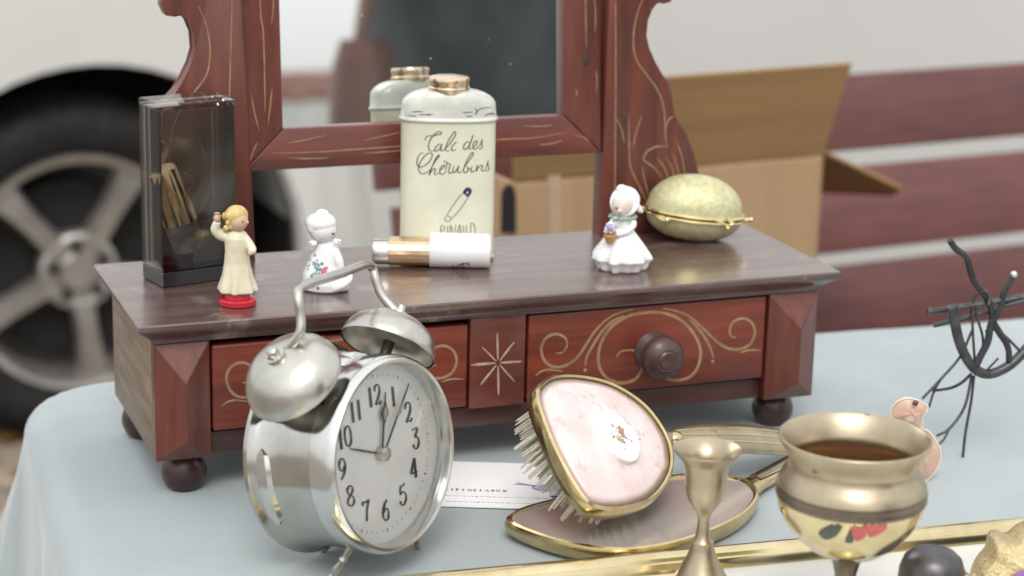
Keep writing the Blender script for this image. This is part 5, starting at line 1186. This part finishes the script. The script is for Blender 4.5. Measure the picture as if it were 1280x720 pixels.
# ================================================================== PERSON AND BAG, seen only in the looking glass
def person():
    pc = V((.2+.34*2.05+.185, .13-.94*2.05+.02, -T))
    o = thing('person', 'person in a dark slate coat seen only in the mirror', 'person', pc)
    fd = (V((.2, .1, 0))-pc); fd.z = 0; fd.normalize(); sd_ = V((-fd.y, fd.x, 0))     # sd_: towards the person's left
    def q(x, y, z): return pc+sd_*x+fd*y+V((0, 0, z))
    def limb(b, pts, rad): tube(b, cr(pts, 6), rad, 16)
    b = B()
    rings = []
    for z, hx, hy in ((.62, .24, .17), (.80, .225, .16), (.98, .205, .150), (1.10, .195, .14), (1.22, .205, .14), (1.34, .215, .135), (1.42, .20, .12), (1.47, .12, .09), (1.50, .075, .075)):
        rings.append([q(hx*math.cos(a), hy*math.sin(a), z) for a in [2*PI*i/32 for i in range(32)]])
    loft(b, rings)
    limb(b, [q(-.19, 0, 1.42), q(-.26, -.02, 1.18), q(-.25, .10, .98)], [.075, .062, .052])
    limb(b, [q(.19, 0, 1.42), q(.265, -.03, 1.16), q(.24, .09, .95)], [.075, .062, .052])
    b = evalmesh(b, .016, 4); obj('coat', b, M['coat'], o, ang=180)
    b = B()
    for s in (-1, 1): limb(b, [q(s*.10, 0, .80), q(s*.105, .01, .48), q(s*.11, -.01, .09)], [.10, .075, .055])
    b = evalmesh(b, .016, 3); obj('trousers', b, M['trouser'], o, ang=180)
    for s in (-1, 1):
        b = B(); loft(b, [[q(s*.11+.045*math.cos(a)*k, .05+yo+.125*math.sin(a)*k, z) for a in [2*PI*i/20 for i in range(20)]] for z, k, yo in ((0, 1, 0), (.03, 1.02, 0), (.06, .85, -.01), (.10, .45, -.05))]); obj('shoe', b, M['shoe'], o)
    b = B(); ball(b, q(0, .01, 1.63), (.078, .092, .115), 24, 16); ball(b, q(0, .105, 1.61), (.014, .018, .022), 10, 8); tube(b, [q(0, -.01, 1.47), q(0, 0, 1.56)], .055, 16)
    for s in (-1, 1): ball(b, q(s*.080, -.005, 1.62), (.012, .022, .03), 10, 8)
    b = evalmesh(b, .007, 2); obj('head', b, M['skin'], o, ang=180)
    b = B(); ball(b, q(0, -.02, 1.66), (.088, .098, .105), 24, 16); b = evalmesh(b, .008, 1); obj('hair', b, M['hair'], o, ang=180)
    for s in (-1, 1):
        b = B(); ball(b, q(s*.03, .092, 1.635), (.011, .006, .008), 10, 6); obj('eye', b, M['eye'], o)
    b = B(); ball(b, q(0, .094, 1.565), (.022, .006, .006), 10, 6); obj('mouth', b, M['lips'], o)
    for s in (-1, 1):
        b = B(); wv = q(s*.245, .105, .965); ball(b, wv+fd*.03-V((0, 0, .03)), (.022, .034, .042), 14, 10)
        for k, (ox, ln) in enumerate(((-.018, .062), (-.006, .072), (.006, .07), (.018, .056))):
            p0_ = wv+fd*(.05+.004*k)-V((0, 0, .055))+sd_*ox*.4+fd*ox; tube(b, cr([p0_, p0_+V((0, 0, -ln*.5))+fd*.006, p0_+V((0, 0, -ln))-fd*.006], 4), [.009, .0085, .007], 8)
        p0_ = wv+fd*.055-V((0, 0, .02)); tube(b, cr([p0_, p0_+fd*.022-V((0, 0, .02)), p0_+fd*.026-V((0, 0, .045))], 4), [.011, .0095, .0075], 8)
        b = evalmesh(b, .004, 2); obj('hand', b, M['skin'], o, ang=180)
    return q, fd, sd_
q, fd, sd_ = person()
bc_ = q(.30, .06, .93)
bag = thing('shoulder_bag', 'red-brown leather shoulder bag seen only in the mirror', 'bag', bc_+V((0, 0, -.16)))
b = B(); rings = []
for z, hx, hy in ((-.16, .05, .13), (-.14, .062, .15), (0, .062, .155), (.10, .05, .15), (.14, .035, .14)): rings.append([bc_+sd_*hx*math.copysign(abs(math.cos(a))**.6, math.cos(a))+fd*hy*math.copysign(abs(math.sin(a))**.6, math.sin(a))+V((0, 0, z)) for a in [2*PI*i/28 for i in range(28)]])
loft(b, rings); obj('bag_body', b, M['leather'], bag)
b = B(); tube(b, cr([bc_+fd*.12+V((0, 0, .12)), q(.27, .07, 1.25), q(.16, .02, 1.50), q(.27, -.09, 1.25), bc_-fd*.12+V((0, 0, .12))], 8), .012, 8); obj('strap', b, M['leather'], bag)

# fallen leaves by the wheel
for k, (lx, ly) in enumerate(((16, 548), (32, 590))):
    x, y = az(lx, ly, -T+.01)[:2]; a0 = random.uniform(0, 6.28)
    b = B(); pts = []
    for i in range(12):
        a = 2*PI*i/12; r = .032*(.55+.45*abs(math.cos(a*1.5)))*(1.25 if i == 0 else 1)
        pts.append(b.verts.new((x+r*math.cos(a+a0), y+r*.8*math.sin(a+a0), -T+.011+.006*math.sin(a*2)+.002*k*.3)))
    c = b.verts.new((x, y, -T+.010)); 
    for i in range(12): b.faces.new((pts[i], pts[(i+1) % 12], c))
    r_ = bmesh.ops.solidify(b, geom=list(b.faces), thickness=.0006)
    lf = obj('fallen_leaf', b, M['leaf'], None, (x, y, -T+.008)); props(lf, ('dry ochre leaf on the paving close to the van tyre', 'dry ochre leaf on the paving nearer the hanging tablecloth')[k], 'leaf', 'leaves fallen by the wheel')
